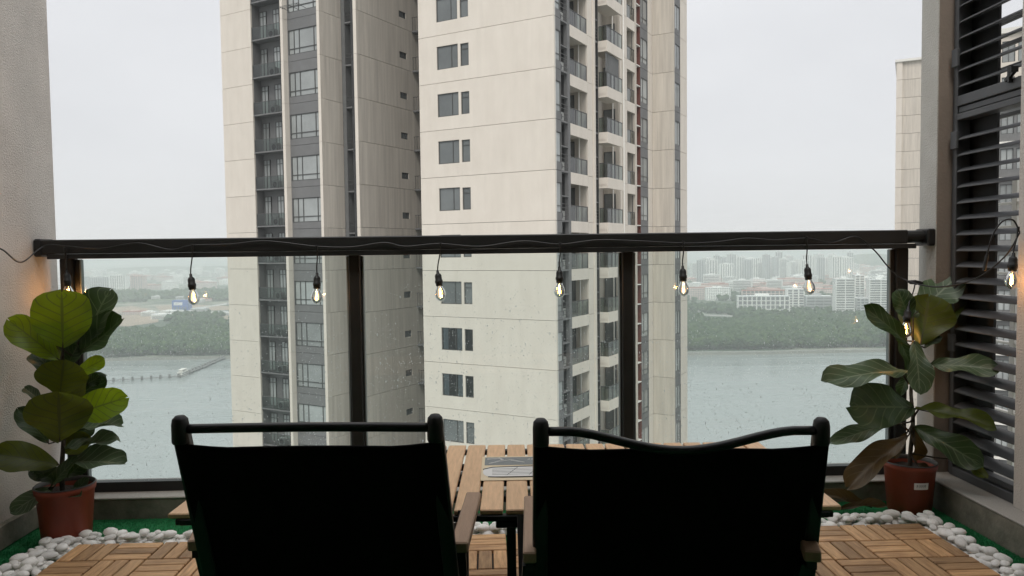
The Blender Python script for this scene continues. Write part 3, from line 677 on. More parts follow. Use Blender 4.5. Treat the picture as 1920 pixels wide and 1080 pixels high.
RP = [
 ((1712, 592), (1792, 520), 64, .06, .12, 22, -.03, .1, 'leaf_pale'),
 ((1706, 600), (1684, 545), 42, .04, .06, 10, .03, .25, 'leaf_dark'),
 ((1726, 646), (1742, 556), 96, .02, .05, 8, -.04, -.1, 'leaf_olive'),
 ((1730, 642), (1802, 570), 38, .06, .10, 30, .02, .2, 'leaf_olive'),
 ((1706, 648), (1620, 576), 32, -.02, -.06, 30, .03, .3, 'leaf_dark'),
 ((1714, 640), (1724, 736), 42, -.05, -.10, 22, .05, .3, 'leaf_pale'),
 ((1734, 652), (1760, 630), 24, .02, .04, 20, .08, .3, 'leaf_dark'),
 ((1706, 694), (1546, 718), 40, -.03, -.12, 45, .04, .2, 'leaf_pale'),
 ((1744, 684), (1872, 694), 36, -.02, -.16, 35, .05, .2, 'leaf_pale'),
 ((1712, 764), (1594, 762), 86, -.05, -.12, 12, .02, .15, 'leaf_dark'),
 ((1662, 796), (1560, 830), 34, .02, -.02, 20, .03, .2, 'leaf_pale'),
 ((1716, 766), (1862, 802), 26, -.02, -.18, 50, .05, .3, 'leaf_olive'),
 ((1714, 800), (1838, 872), 50, -.04, -.18, 20, .05, .2, 'leaf_dark'),
 ((1800, 862), (1850, 896), 18, -.12, -.2, 30, .05, .2, 'leaf_olive'),
 ((1704, 816), (1592, 914), 46, -.03, -.12, 25, .05, .4, 'dry_leafm'),
 ((1712, 800), (1718, 862), 24, .0, .02, 30, .1, .4, 'dry_leafm'),
 ((1700, 812), (1680, 858), 20, -.02, -.04, 20, .1, .4, 'dry_leafm'),
 ((1704, 700), (1690, 740), 20, .03, .04, 30, .05, .3, 'leaf_dark'),
 ((1718, 868), (1742, 884), 14, -.03, -.06, 20, .1, .4, 'dry_leafm'),
 ((1684, 634), (1712, 700), 30, .03, .03, 30, .05, .3, 'leaf_dark'),
]
M['dry_leafm'] = leafmat('leaf_dry', (.075, .045, .015), (.14, .10, .05), .22, (.18, .10, .02))
rpnt = plant((1.645, 2.89, -.003), 'sparse drooping fiddle leaf fig in a terracotta pot with a sticker, right corner', [(1706, 900), (1707, 850), (1712, 790), (1708, 730), (1716, 690), (1712, 640)], 2.88, RP, .196, .195)
# small twigs carry the petioles
st_ = MB()
for a, b in (((1704, 720), (1692, 700)), ((1708, 790), (1722, 768)), ((1708, 812), (1690, 795))):
    MB().tube([at(*a, 2.88) - Vector(rpnt.location), at(*b, 2.87) - Vector(rpnt.location)], .004, 6).build('twig', M['stem'], rpnt, True)
# sticker with small print lines, wrapped on the pot face
stk = MB(); R_ = .0935; a0 = -PI / 2 - .04
n_ = 6
for k in range(n_ + 1):
    a = a0 - .30 + .60 * k / n_ ; c_, s_ = math.cos(a), math.sin(a)
    for z in (.110, .136): rr_ = .0784 + (z / .195) * .0175 + .0012; stk.v.append((rr_ * c_, rr_ * s_, z))
for k in range(n_): stk.f.append((2 * k, 2 * k + 2, 2 * k + 3, 2 * k + 1)); stk.m.append(0)
stko = stk.build('sticker', M['sticker'], rpnt, True)
bar_ = MB(); rg = random.Random(9)
for k in range(14):
    a = a0 - .20 + .36 * k / 13
    if rg.random() < .25: continue
    c_, s_ = math.cos(a), math.sin(a); h_ = .124 if k % 3 else .121
    def pp(a, z): rr_ = .0784 + (z / .195) * .0175 + .0018; return (rr_ * math.cos(a), rr_ * math.sin(a), z)
    bar_.add([pp(a, h_ - .003), pp(a + .015, h_ - .003), pp(a + .015, .130), pp(a, .130)], [(0, 1, 2, 3)])
bar_.build('sticker_print', M['print_dark'], stko)
# fallen dry leaves by the right pot
def fallen(pts, w, label, m, nm='fallen_leaf'):
    me = leaf_mesh(Vector(pts[0]), Vector(pts[1]), w, 30, .12, .6, M[m], 91, pts[0]); c = (Vector(pts[0]) + Vector(pts[1])) / 2; c.z = 0
    shift(me, c); o = link(nm, me, None, c); tag(o, label, 'dry leaf'); return o
fallen(((1.50, 2.90, .012), (1.30, 2.955, .045)), .05, 'curled brown dry leaf lying between table and right pot', 'dry_leafm')
fallen(((1.36, 2.88, .012), (1.53, 2.85, .03)), .035, 'small brown twiggy leaf scrap lying just left of right pot', 'dry_leafm')

# ------------------------------------------------------------------ apartment towers
A0 = math.atan2(-.488, .873) + YAW
ZJ, FH = 2.81, 2.9
def z_of(n): return ZJ + FH * n
N0, N1 = -8, 9
G = .012                                                       # half joint
def bars(mb, orient, u0, u1, z0, z1, face, w=.05, th=.05, mull=(), trans=(), mi=0):
    def b(a0, a1, c0, c1):
        if orient == 'F': mb.box(a0, a1, face, face + th, c0, c1, mi)
        else: mb.box(face - th, face, a0, a1, c0, c1, mi)
    b(u0, u1, z0, z0 + w); b(u0, u1, z1 - w, z1); b(u0, u0 + w, z0 + w, z1 - w); b(u1 - w, u1, z0 + w, z1 - w)
    for u in mull: b(u - w / 2, u + w / 2, z0 + w, z1 - w)
    for tz, a, c in trans: b(a + w / 2, c - w / 2, tz - w / 2, tz + w / 2)
    return mb
def quad(orient, u0, u1, z0, z1, face):
    m_ = MB()
    if orient == 'F': m_.add([(u0, face, z0), (u1, face, z0), (u1, face, z1), (u0, face, z1)], [(0, 1, 2, 3)])
    else: m_.add([(face, u0, z0), (face, u1, z0), (face, u1, z1), (face, u0, z1)], [(0, 1, 2, 3)])
    return m_
class Kit:                                                      # per-storey kit: shared meshes stamped on every storey of a tower
    def __init__(s, root): s.root = root; s.items = []
    def add(s, name, mb, mats, sub=(), floors=None, smooth=False):
        s.items.append((name, mb.mesh(name, mats, smooth), [(n2, m2.mesh(n2, mt2)) for n2, m2, mt2 in sub], floors))
    def stamp(s):
        for name, me, subs, fl_ in s.items:
            for n in range(N0, N1 + 1):
                if fl_ is not None and n not in fl_: continue
                o = link(name, me, s.root, (0, 0, FH * n))
                for n2, m2 in subs: link(n2, m2, o)
    def window(s, orient, u0, u1, z0, z1, face, mull=(), trans=(), pane='pane', w=.05, floors=None, deep=.05):
        s.add('window', bars(MB(), orient, u0, u1, z0, z1, face, w, deep, mull, trans), M['frame'],
              [('pane', quad(orient, u0 + w, u1 - w, z0 + w, z1 - w, face + (deep * .6 if orient == 'F' else -deep * .6)), M[pane])], floors)
def ac_unit(x, y, z, o='F', s_=1.0):
    m_ = MB(); w, d, h = .78 * s_, .3, .56 * s_
    if o == 'F': m_.box(x - w / 2, x + w / 2, y, y + d, z, z + h)
    else: m_.box(x - d, x, y - w / 2, y + w / 2, z, z + h)
    n = 14; r = .22 * s_
    c = [(x - .1 * s_ + r * math.cos(2 * PI * k / n), y - .01, z + h / 2 + r * math.sin(2 * PI * k / n)) for k in range(n)] if o == 'F' else [(x + .01, y - .1 + r * math.cos(2 * PI * k / n), z + h / 2 + r * math.sin(2 * PI * k / n)) for k in range(n)]
    fan = MB(); fan.add(c, [tuple(range(n))]); return m_, fan
LO, HI, BOT, TOP = z_of(N0), z_of(N1 + 1), -88.0, z_of(N1 + 1) + 24

# ---- tower A (centre)
pa = Matrix.Rotation(YAW, 3, 'Z') @ Vector((2.55, 43.9, 0))
ta = empty('apartment_tower', (pa.x, pa.y, 0), A0); tag(ta, 'nearest cream apartment tower, blank broad face with paired windows and balconies on its right side', 'building')
core = MB()
core.box(-9.40, -1.9, .16, 20.4, BOT, TOP); core.box(-1.9, -.16, .16, .88, BOT, TOP)
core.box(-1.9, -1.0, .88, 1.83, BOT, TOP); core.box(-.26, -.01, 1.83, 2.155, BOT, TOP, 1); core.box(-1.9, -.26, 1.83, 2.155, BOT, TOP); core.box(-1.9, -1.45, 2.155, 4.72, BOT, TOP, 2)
core.box(-1.9, -.13, 4.72, 5.86, BOT, TOP, 2); core.box(-1.9, -1.0, 5.86, 6.5, BOT, TOP); core.box(-1.0, -.02, 6.43, 6.495, BOT, TOP); core.box(-1.9, -1.3, 6.5, 10.30, BOT, TOP, 2); core.box(-.29, -.02, 14.38, 14.43, BOT, TOP, 4); core.box(-1.9, -.13, 10.30, 11.66, BOT, TOP, 2)  # thin dark partition added so the ledge recess looks dark
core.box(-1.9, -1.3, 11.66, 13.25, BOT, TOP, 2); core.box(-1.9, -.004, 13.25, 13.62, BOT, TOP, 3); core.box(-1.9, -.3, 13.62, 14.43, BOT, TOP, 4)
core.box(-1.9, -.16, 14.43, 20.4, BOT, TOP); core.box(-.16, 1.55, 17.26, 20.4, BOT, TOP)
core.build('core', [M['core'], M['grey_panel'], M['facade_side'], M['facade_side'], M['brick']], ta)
plain = MB()
for z0, z1 in ((BOT, LO - .02), (HI + .02, TOP)):
    plain.plate('F', (-9.42, 0), (z0, z1), [], 0, .15); plain.plate('E', (.15, 17.1), (z0, z1), [], 0, .12); plain.plate('F', (0, 1.69), (z0, z1), [], 17.1, .15); plain.plate('E', (17.25, 20.5), (z0, z1), [], 1.69, .15)
plain.build('wall', M['facade'], ta)
K = Kit(ta); z0 = ZJ
K.add('wall_panel', MB().plate('F', (-9.42, 0), (z0 + G, z0 + FH - G), [(-8.05, -6.5, z0 + .81, z0 + 2.22), (-6.32, -5.72, z0 + .83, z0 + 2.18)], 0, .15), M['facade'])
curt = {-3, -4}
allf = set(range(N0, N1 + 1))
K.window('F', -8.05, -6.5, z0 + .81, z0 + 2.22, .06, mull=(-7.0,), floors=allf - curt); K.window('F', -6.32, -5.72, z0 + .83, z0 + 2.18, .06, trans=((z0 + 1.85, -6.32, -5.72),), floors=allf - curt, mull=())
K.window('F', -8.05, -6.5, z0 + .81, z0 + 2.22, .06, mull=(-7.0,), pane='pane_clear', floors=curt); K.window('F', -6.32, -5.72, z0 + .83, z0 + 2.18, .06, pane='pane_clear', floors=curt)
cu_ = MB()
for a, b_ in ((-8.0, -7.62), (-6.95, -6.55)):
    k = 10; cu_.add([(a + (b_ - a) * i / k, .13 + .012 * (i % 2), z) for z in (z0 + .85, z0 + 2.2) for i in range(k + 1)], [(i, i + 1, k + 2 + i, k + 1 + i) for i in range(k)])
K.add('curtain', cu_, M['curtain'], floors=curt)
# east side strips (y runs away from the camera)
K.add('spandrel', MB().plate('E', (.13, .88), (z0 + G, z0 + FH - G), [(.2, .86, z0 + .45, z0 + 2.2)], 0, .12), M['grey_panel'])
K.add('corner_edge', MB().box(-.11, .004, .151, .19, z0 + G, z0 + FH - G), M['trim'])
K.window('E', .2, .86, z0 + .45, z0 + 2.2, -.03, pane='pane_light', trans=((z0 + .85, .2, .86),), w=.045)
lg = MB(); lg.box(-1.0, -.02, .885, 1.825, z0 - .06, z0 + .04); lg.box(-1.0, -.02, .885, 1.825, z0 + 1.42, z0 + 1.48); lg.box(-.05, -.02, .885, .93, z0 + .04, z0 + 2.83); K.add('ledge', lg, M['grey_panel'])
rb = MB()
for zz in (.25, .5, .75, .98): rb.box(-.06, -.035, .94, 1.825, z0 + zz, z0 + zz + .03)
K.add('ledge_rail', rb, M['frame'])
u_, f_ = ac_unit(-.25, 1.4, z0 + .04, 'E'); K.add('air_conditioner', u_, M['ac'], [('fan', f_, M['ac_fan'])])
def parapet(y0, y1, x1, h0, h1, side=False, nb=4, th=.1, front=True):
    b = MB(); b.box(x1 - th, x1, y0, y1, z0 + h0, z0 + h1)
    b.box(-1.45 if not side else -.6, x1 - th, y0, y1, z0 + h0 + .12, z0 + h0 + .27)            # slab
    if side: b.box(-.12, x1 - th, y0, y0 + th, z0 + h0, z0 + h1)
    K.add('balcony', b, M['facade'])
    r_ = MB(); top = h1 + .95
    r_.box(x1 - .07, x1 - .03, y0, y1, z0 + top - .05, z0 + top)
    for i in range(nb + 1):
        y = y0 + .02 + (y1 - y0 - .07) * i / nb; r_.box(x1 - .065, x1 - .035, y, y + .035, z0 + h1, z0 + top - .05)
    if side: r_.box(.0, x1 - .07, y0 + .03, y0 + .06, z0 + top - .05, z0 + top); r_.box(.02, .05, y0 + .03, y0 + .06, z0 + h1, z0 + top - .05)
    g_ = quad('E', y0 + .03, y1 - .03, z0 + h1, z0 + top - .05, x1 - .05)
    if side: g_.add([(.0, y0 + .045, z0 + h1), (x1 - .07, y0 + .045, z0 + h1), (x1 - .07, y0 + .045, z0 + top - .05), (0, y0 + .045, z0 + top - .05)], [(0, 1, 2, 3)])
    K.add('balcony_railing', r_, M['frame'], [('glass', g_, M['bal_glass'])])
parapet(2.16, 4.715, 0, -.66, .02, False, 3)
parapet(6.5, 9.25, .6, -.66, .02, True, 4)
parapet(11.67, 13.24, 0, -.66, .02, False, 2)
# balcony interiors: door windows and back edge wall
K.window('F', -1.4, -.9, z0 + .1, z0 + 2.2, 4.66, pane='pane', w=.05)
K.window('F', -1.2, -.35, z0 + .1, z0 + 2.15, 10.24, pane='pane', w=.05)
K.window('E', 6.6, 7.6, z0 + .1, z0 + 2.2, -1.24, pane='pane', w=.05); K.window('E', 2.5, 3.6, z0 + .1, z0 + 2.2, -1.39, pane='pane'); K.window('E', 11.8, 13.0, z0 + .1, z0 + 2.2, -1.24, pane='pane')
for a, b_ in ((4.735, 5.53), (10.32, 11.65), (16.06, 17.09)):
    K.add('wall_panel', MB().plate('E', (a, b_), (z0 + G, z0 + FH - G), [], 0, .12), M['facade'])
K.add('edge_fin', MB().box(-.12, .07, 5.54, 5.84, z0 - .004, z0 + FH - .008), M['facade'])
lg = MB(); lg.box(-1.0, -.03, 5.865, 6.495, z0 - .1, z0 - .0); lg.box(-1.0, -.03, 5.865, 6.495, z0 + 1.3, z0 + 1.36); K.add('ledge', lg, M['grey_panel'])
rb = MB()
for zz in (.2, .4, .6, .8): rb.box(-.06, -.035, 5.87, 6.49, z0 + zz, z0 + zz + .03)
K.add('ledge_rail', rb, M['frame'])
K.add('ledge', MB().box(-.295, -.01, 13.63, 14.42, z0 + .0, z0 + .07).box(-.295, -.01, 13.63, 14.42, z0 + 1.45, z0 + 1.52), M['trim'])
K.add('spandrel', MB().plate('E', (14.44, 16.04), (z0 + G, z0 + FH - G), [(14.55, 16.0, z0 + .4, z0 + 2.2)], 0, .12), M['grey_panel'])
K.window('E', 14.55, 16.0, z0 + .4, z0 + 2.2, -.03, mull=(15.05, 12.8), trans=((z0 + .8, 14.55, 16.0),), pane='pane_light', w=.045)
K.add('wall_panel', MB().plate('F', (.005, 1.69), (z0 + G, z0 + FH - G), [], 17.1, .15), M['facade_side'])
K.add('spandrel', MB().plate('E', (17.26, 18.75), (z0 + G, z0 + FH - G), [(17.45, 18.7, z0 + .4, z0 + 2.2)], 1.67, .12), M['grey_panel'])
K.window('E', 17.45, 18.7, z0 + .4, z0 + 2.2, 1.64, mull=(18.1,), pane='pane_light', w=.045)
K.add('wall_panel', MB().plate('E', (18.77, 20.5), (z0 + G, z0 + FH - G), [], 1.69, .15), M['facade'])
pp_ = MB(); pp_.box(.01, .03, 10.55, 10.60, z0 + .8, z0 + .9); K.add('pipe_clamp', pp_, M['trim'])
K.stamp()
MB().tube([(.09, 10.72, BOT), (.09, 10.72, TOP)], .055, 8).build('drain_pipe', M['trim'], ta, True)
MB().tube([(-.55, 4.60, LO), (-.55, 4.60, HI)], .05, 8).build('drain_pipe', M['trim'], ta, True)
MB().tube([(-.5, 10.2, LO), (-.5, 10.2, HI)], .05, 8).build('drain_pipe', M['trim'], ta, True)
# screened balcony: one rolled dark blind on one storey
bz = z_of(3)
bld = MB().box(.44, .47, 6.62, 9.2, bz - .55 + 0.0, bz + 2.2 - .05); bld.box(.0, .44, 6.60, 6.62, bz - .5, bz + 2.15)
bo = MB().box(.44, .46, 7.0, 8.9, bz + .95, bz + 2.18).build('balcony_blind', M['grey_dark'], ta); bo['label'] = 'dark blind closing one balcony'
MB().box(.46, .475, 6.55, 6.9, bz + .06, bz + 2.2).build('balcony_blind', M['grey_dark'], ta)

# ---- tower B (left)
pb = Matrix.Rotation(YAW, 3, 'Z') @ Vector((-12.68, 51.8, 0))
tb_ = empty('apartment_tower', (pb.x, pb.y, 0), A0); tag(tb_, 'left cream apartment tower with grey window bay, open grey ledges and a streaked side wall', 'building')
core = MB()
core.box(-14.2, -10.84, 4.16, 18, BOT, TOP, 2); core.box(-10.84, -3.62, 4.9, 18, BOT, TOP, 2); core.box(-3.5, -.16, .58, 2.15, BOT, TOP); core.box(-3.5, 2.1, 2.95, 18, BOT, TOP); core.box(2.12 - .5, 2.12, 1.25, 2.95, BOT, TOP, 0)
core.box(.005, .32, 2.15, 2.94, BOT, TOP, 1)
core.build('core', [M['core'], M['grey_dark'], M['grey_panel']], tb_)
plain = MB()
for a, b_ in ((BOT, LO - .02), (HI + .02, TOP)):
    plain.plate('F', (-14.26, -10.84), (a, b_), [], 4, .15); plain.plate('F', (-3.6, 0), (a, b_), [], 0, .15); plain.plate('E', (.15, 2.14), (a, b_), [], 0, .15); plain.plate('E', (1.10, 14), (a, b_), [], 2.24, .12)
plain.build('wall', M['facade'], tb_)
K = Kit(tb_)
K.add('wall_panel', MB().plate('F', (-14.26, -10.84), (z0 + G, z0 + FH - G), [], 4, .15), M['facade'])
# open ledge zone
sb = MB(); sb.box(-10.82, -7.0, 4.02, 4.88, z0 + .40, z0 + .50); K.add('ledge', sb, M['grey_panel'])
rb = MB(); rb.box(-10.80, -7.0, 4.03, 4.06, z0 + 1.42, z0 + 1.46)
for i in range(4): x = -10.78 + 1.2 * i; rb.box(x, x + .04, 4.03, 4.06, z0 + .5, z0 + 1.42)
g_ = quad('F', -10.8, -7.0, z0 + .5, z0 + 1.42, 4.045); K.add('ledge_railing', rb, M['frame'], [('glass', g_, M['bal_glass'])])
K.window('F', -10.72, -10.0, z0 + .52, z0 + 2.85, 4.82, mull=(-10.36,), trans=((z0 + 2.45, -10.72, -10.0),), pane='pane_light'); K.window('F', -9.3, -8.6, z0 + .52, z0 + 2.85, 4.82, mull=(-8.95,), trans=((z0 + 2.45, -9.3, -8.6),), pane='pane_light')
u_, f_ = ac_unit(-8.85, 4.25, z0 + .52); K.add('air_conditioner', u_, M['ac'], [('fan', f_, M['ac_fan'])])
# fin, bay, side wall
K.add('edge_fin', MB().box(-3.60, -3.36, 0, .56, z0 + G * .5, z0 + FH - G * .5), M['facade'])
K.add('edge_fin', MB().box(-.24, -.004, 0, .5, z0 + G * .5, z0 + FH - G * .5), M['facade'])
K.add('spandrel', MB().plate('F', (-3.355, -.245), (z0 + G, z0 + FH - G), [(-3.3, -.26, z0 + .45, z0 + 2.15)], .44, .14), M['grey_panel'])
K.window('F', -3.3, -.26, z0 + .45, z0 + 2.15, .47, mull=(-2.78, -2.3, -.95), trans=((z0 + .85, -3.3, -.26),), pane='pane_light', w=.06, deep=.06)
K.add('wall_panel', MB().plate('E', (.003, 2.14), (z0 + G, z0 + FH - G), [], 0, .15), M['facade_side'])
# air-conditioner recess
K.add('ledge', MB().box(.33, 1.95, 2.16, 2.94, z0 - .40, z0 - .30), M['grey_panel'])
rb = MB()
for zz in (.45, .70): rb.box(.33, 1.95, 2.17, 2.20, z0 - .30 + zz, z0 - .27 + zz)
K.add('ledge_rail', rb, M['frame'])
u_, f_ = ac_unit(1.35, 2.3, z0 - .30, s_=1.05); K.add('air_conditioner', u_, M['ac'], [('fan', f_, M['ac_fan'])])
K.add('edge_fin', MB().box(1.97, 2.236, 1.10, 1.24, z0 + G * .5, z0 + FH - G * .5), M['facade'])
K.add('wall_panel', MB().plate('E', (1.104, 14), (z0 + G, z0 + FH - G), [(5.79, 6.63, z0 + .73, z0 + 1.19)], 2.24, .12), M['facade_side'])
K.window('E', 5.79, 6.63, z0 + .73, z0 + 1.19, 2.19, mull=(6.3,), w=.04)
b = MB(); b.box(2.245, 3.1, 7.3, 9.6, z0 - .05, z0 + .07); K.add('balcony', b, M['grey_panel'])
r_ = MB(); r_.box(3.06, 3.09, 7.3, 9.6, z0 + 1.0, z0 + 1.04); r_.box(2.25, 3.06, 7.3, 7.33, z0 + 1.0, z0 + 1.04)
for i in range(10): r_.box(3.07, 3.085, 7.31 + .25 * i, 7.33 + .25 * i, z0 + .07, z0 + 1.0)
for i in range(4): r_.box(2.3 + .24 * i, 2.32 + .24 * i, 7.305, 7.325, z0 + .07, z0 + 1.0)
K.add('balcony_railing', r_, M['frame'])
K.stamp()
# clothes drying rack sticking out of the bay near the top of the view
dr = MB(); zz = z_of(5) + .55
for x in (-3.1, -2.3, -1.6): dr.tube([(x, .44, zz), (x, -.5, zz + .05)], .02, 6)
for y in (-.1, -.3, -.48): dr.tube([(-3.3, y, zz + .05), (-1.4, y, zz + .05)], .015, 6)
dr.build('drying_rack', M['frame'], tb_)

# ---- tower C beyond the right column
pc = at(1679, 300, 128); tcn = empty('apartment_tower', (pc.x, pc.y, 0), A0 + .03); tag(tcn, 'distant cream tower showing just left of the right column', 'building')
topz = at(1690, 117, 128).z
MB().box(.3, 16, .3, 14, BOT, topz - .3).build('core', M['core'], tcn)
me = MB().plate('F', (.9, 16), (0, 2.95), [(4.5, 6, .8, 2.1)], 0, .3).mesh('wall_panel', M['facade_side']); me2 = MB().box(0, .9, -.3, 13, 0, 2.95).mesh('corner_pier', M['facade']); me3 = quad('F', 4.5, 6, .8, 2.1, .12).mesh('window', M['pane'])
for k in range(-10, 12):
    zz = topz - 3.0 * (k + 11)
    for nm, m_ in (('wall_panel', me), ('corner_pier', me2), ('window', me3)): link(nm, m_, tcn, (0, 0, zz))
MB().box(0, 16, -.3, 14, BOT, topz - 66).build('wall', M['facade_side'], tcn)
MB().box(-.2, 16.2, -.5, 14, topz - .05, topz + .35).build('roof_edge', M['trim'], tcn)
# ---- tower D seen through the louvers
pd_ = at(1862, 300, 62); td = empty('apartment_tower', (pd_.x, pd_.y, 0), A0 - .03); tag(td, 'cream block with windows glimpsed through the louver blades', 'building')
tz = at(1875, 66, 62).z
MB().box(.2, 24, .3, 12, BOT, tz - .2).build('core', M['core'], td)
kb = MB().plate('F', (0, 24), (0, 2.88), [(.5 + 2.6 * i, 1.4 + 2.6 * i, .6, 2.3) for i in range(9)] + [(1.6 + 2.6 * i, 2.6 + 2.6 * i, .6, 2.3) for i in range(8)], 0, .2).mesh('wall_panel', M['facade'])
wd = MB()
for i in range(9): bars(wd, 'F', .5 + 2.6 * i, 1.4 + 2.6 * i, .6, 2.3, .08, .05, .05, (.95 + 2.6 * i,))
for i in range(8): bars(wd, 'F', 1.6 + 2.6 * i, 2.6 + 2.6 * i, .6, 2.3, .08, .05, .05)
kb2 = kb.copy(); kb2.materials.clear(); kb2.materials.append(M['grey_panel'])
fnm = MB().box(-.12, .12, -.35, -.01, 0, 2.9).mesh('fin', M['trim']); slb = MB().box(0, 24, -.30, -.01, 2.7, 2.86).mesh('floor_edge', M['trim'])
wdm = wd.mesh('window_frames', M['frame']); pnm = quad('F', .3, 23.5, .6, 2.3, .14).mesh('pane', M['pane_light'])
for k in range(1, 22):
    o = link('wall_panel', kb if k < 3 else kb2, td, (0, 0, tz - 2.9 * k))
    if k >= 3:
        link('floor_edge', slb, td, (0, 0, tz - 2.9 * k))
        for i in range(9): link('fin', fnm, td, (.25 + 2.6 * i, 0, tz - 2.9 * k))
    q = link('window_frames', wdm, td, (0, 0, tz - 2.9 * k)); link('pane', pnm, q)
MB().box(0, 24, .0, 12, BOT, tz - 61.2).build('wall', M['facade'], td)
MB().box(-.2, 24.2, -.3, 12, tz, tz + .4).build('roof_edge', M['trim'], td)

# ------------------------------------------------------------------ far landscape
WZ, LZ = -90.0, -87.6
m, n, p = newmat('lake_water'); p.inputs['Base Color'].default_value = (.235, .262, .254, 1); p.inputs['Roughness'].default_value = .16
t = N(n, 'ShaderNodeTexCoord'); mp2 = N(n, 'ShaderNodeMapping'); mp2.inputs['Scale'].default_value = (.5, 1.4, 1); n.links.new(t.outputs['Object'], mp2.inputs[0])
w1 = N(n, 'ShaderNodeTexNoise', Scale=.22, Detail=6, Roughness=.6); n.links.new(mp2.outputs[0], w1.inputs[0]); bp = N(n, 'ShaderNodeBump', Strength=.28, Distance=1.0); n.links.new(w1.outputs['Fac'], bp.inputs['Height']); n.links.new(bp.outputs[0], p.inputs['Normal'])
mp3 = N(n, 'ShaderNodeMapping'); mp3.inputs['Scale'].default_value = (.004, .03, 1); n.links.new(t.outputs['Object'], mp3.inputs[0]); w2 = N(n, 'ShaderNodeTexNoise', Scale=1.0, Detail=4); n.links.new(mp3.outputs[0], w2.inputs[0])
mr = N(n, 'ShaderNodeMapRange'); mr.inputs['From Min'].default_value = .35; mr.inputs['From Max'].default_value = .65; mr.inputs['To Min'].default_value = .04; mr.inputs['To Max'].default_value = .34; n.links.new(w2.outputs['Fac'], mr.inputs[0]); n.links.new(mr.outputs[0], p.inputs['Roughness'])
M['water'] = m
tag(MB().add([(-4000, -900, WZ), (4000, -900, WZ), (4000, 1400, WZ), (-4000, 1400, WZ)], [(0, 1, 2, 3)]).build('water', M['water']), kind='structure')
def ymat():
    m, n, p = newmat('far_land'); p.inputs['Roughness'].default_value = .95
    t = N(n, 'ShaderNodeTexCoord'); a = N(n, 'ShaderNodeTexNoise', Scale=.006, Detail=8, Roughness=.65); n.links.new(t.outputs['Object'], a.inputs[0])
    r = N(n, 'ShaderNodeValToRGB'); e = r.color_ramp.elements; e[0].position = .36; e[0].color = (.035, .06, .035, 1); e[1].position = .70; e[1].color = (.46, .43, .38, 1)
    x = e.new(.50); x.color = (.06, .09, .05, 1); x = e.new(.58); x.color = (.24, .24, .19, 1); n.links.new(a.outputs['Fac'], r.inputs[0]); n.links.new(r.outputs[0], p.inputs['Base Color']); return m
M['land'] = ymat()
def shoreY(x):
    base = 652 if x > -60 else 676
    return base + 7 * noise.noise(Vector((x * .006, 3.3, 0))) + 3 * noise.noise(Vector((x * .03, 1.3, 0))) + (min(max((-60 - x) / 80, 0), 1) * 0)
lm = MB(); xs_ = [-9000, -4000, -2000] + [-1200 + 20 * i for i in range(121)] + [2000, 4000, 9000]
k = len(xs_)
lm.v = [(x, shoreY(max(min(x, 1200), -1200)) - 4, WZ - .6) for x in xs_] + [(x, shoreY(max(min(x, 1200), -1200)), LZ) for x in xs_] + [(x, 14000, LZ) for x in xs_]
lm.f = [(i, i + 1, k + i + 1, k + i) for i in range(k - 1)] + [(k + i, k + i + 1, 2 * k + i + 1, 2 * k + i) for i in range(k - 1)]; lm.m = [0] * (k - 1) + [1] * (k - 1)
M['bank'] = mat('stone_bank', (.14, .14, .12), .9, .15, .2)
tag(lm.build('ground', [M['bank'], M['land']]), kind='structure')
tag(MB().box(-6000, 6000, -400, 14500, -93.2, -92.2).build('lake_bed', M['bank']), kind='structure')
# shoreline walk
M['jetty2'] = mat('path_stone', (.26, .26, .24), .9, .15, .3); sw = MB(); xr = [60 + 12 * i for i in range(60)]
for a, b_ in zip(xr[:-1], xr[1:]): sw.add([(a, shoreY(a) - 1.0, LZ + .1), (b_, shoreY(b_) - 1.0, LZ + .1), (b_, shoreY(b_) + 2, LZ + .1), (a, shoreY(a) + 2, LZ + .1), (a, shoreY(a) - 1.0, LZ - .9), (b_, shoreY(b_) - 1.0, LZ - .9)], [(0, 1, 2, 3), (4, 5, 1, 0)])
tag(sw.build('path', M['jetty2']), kind='structure')

def patch(name, pts, m, dz=.25, z=LZ):
    q = [atz(x, y, z + dz) for x, y in pts]; return tag(MB().add(q, [tuple(range(len(q)))][::1]).build(name, m), kind='structure')
M['earth'] = mat('bare_earth', (.36, .27, .20), .95, .2, .02, c2=(.26, .21, .15))
M['road'] = mat('pale_road', (.40, .39, .37), .9, .1, .02)
M['grass_far'] = mat('far_grass', (.10, .14, .07), .95, .25, .02)
patch('bare_field', [(345, 592), (385, 585), (560, 590), (560, 612), (430, 608), (372, 606), (345, 600)], M['earth'], .3)
patch('bare_field', [(290, 574), (345, 570), (430, 574), (440, 581), (380, 582), (300, 582)], M['earth'], .3)
patch('bare_field', [(165, 578), (250, 574), (285, 580), (240, 588), (165, 590)], M['earth'], .3)
patch('bare_field', [(205, 596), (240, 588), (300, 590), (296, 604), (240, 612), (190, 610)], M['earth'], .35)
patch('road', [(300, 586), (440, 566), (600, 556), (600, 558), (440, 569), (302, 588.5)], M['road'], .45)
patch('road', [(330, 602), (365, 590), (440, 583), (600, 578), (600, 580), (440, 585.5), (370, 592.5), (338, 604)], M['road'], .5)
patch('bare_field', [(150, 560), (330, 556), (330, 562), (200, 572), (150, 572)], M['grass_far'], .4)
patch('road', [(150, 549), (500, 545), (500, 547), (150, 551.5)], M['road'], .5)
patch('bare_field', [(1380, 600), (1420, 596), (1475, 601), (1530, 612), (1560, 618), (1500, 618), (1420, 610)], M['earth'], .3)
patch('road', [(1290, 600), (1400, 598), (1500, 604), (1700, 614), (1700, 616), (1500, 607), (1400, 600.5), (1290, 602.5)], M['road'], .45)
patch('road', [(1290, 588), (1380, 592), (1550, 598), (1700, 600), (1700, 602), (1550, 600.5), (1380, 594), (1290, 590)], M['road'], .5)
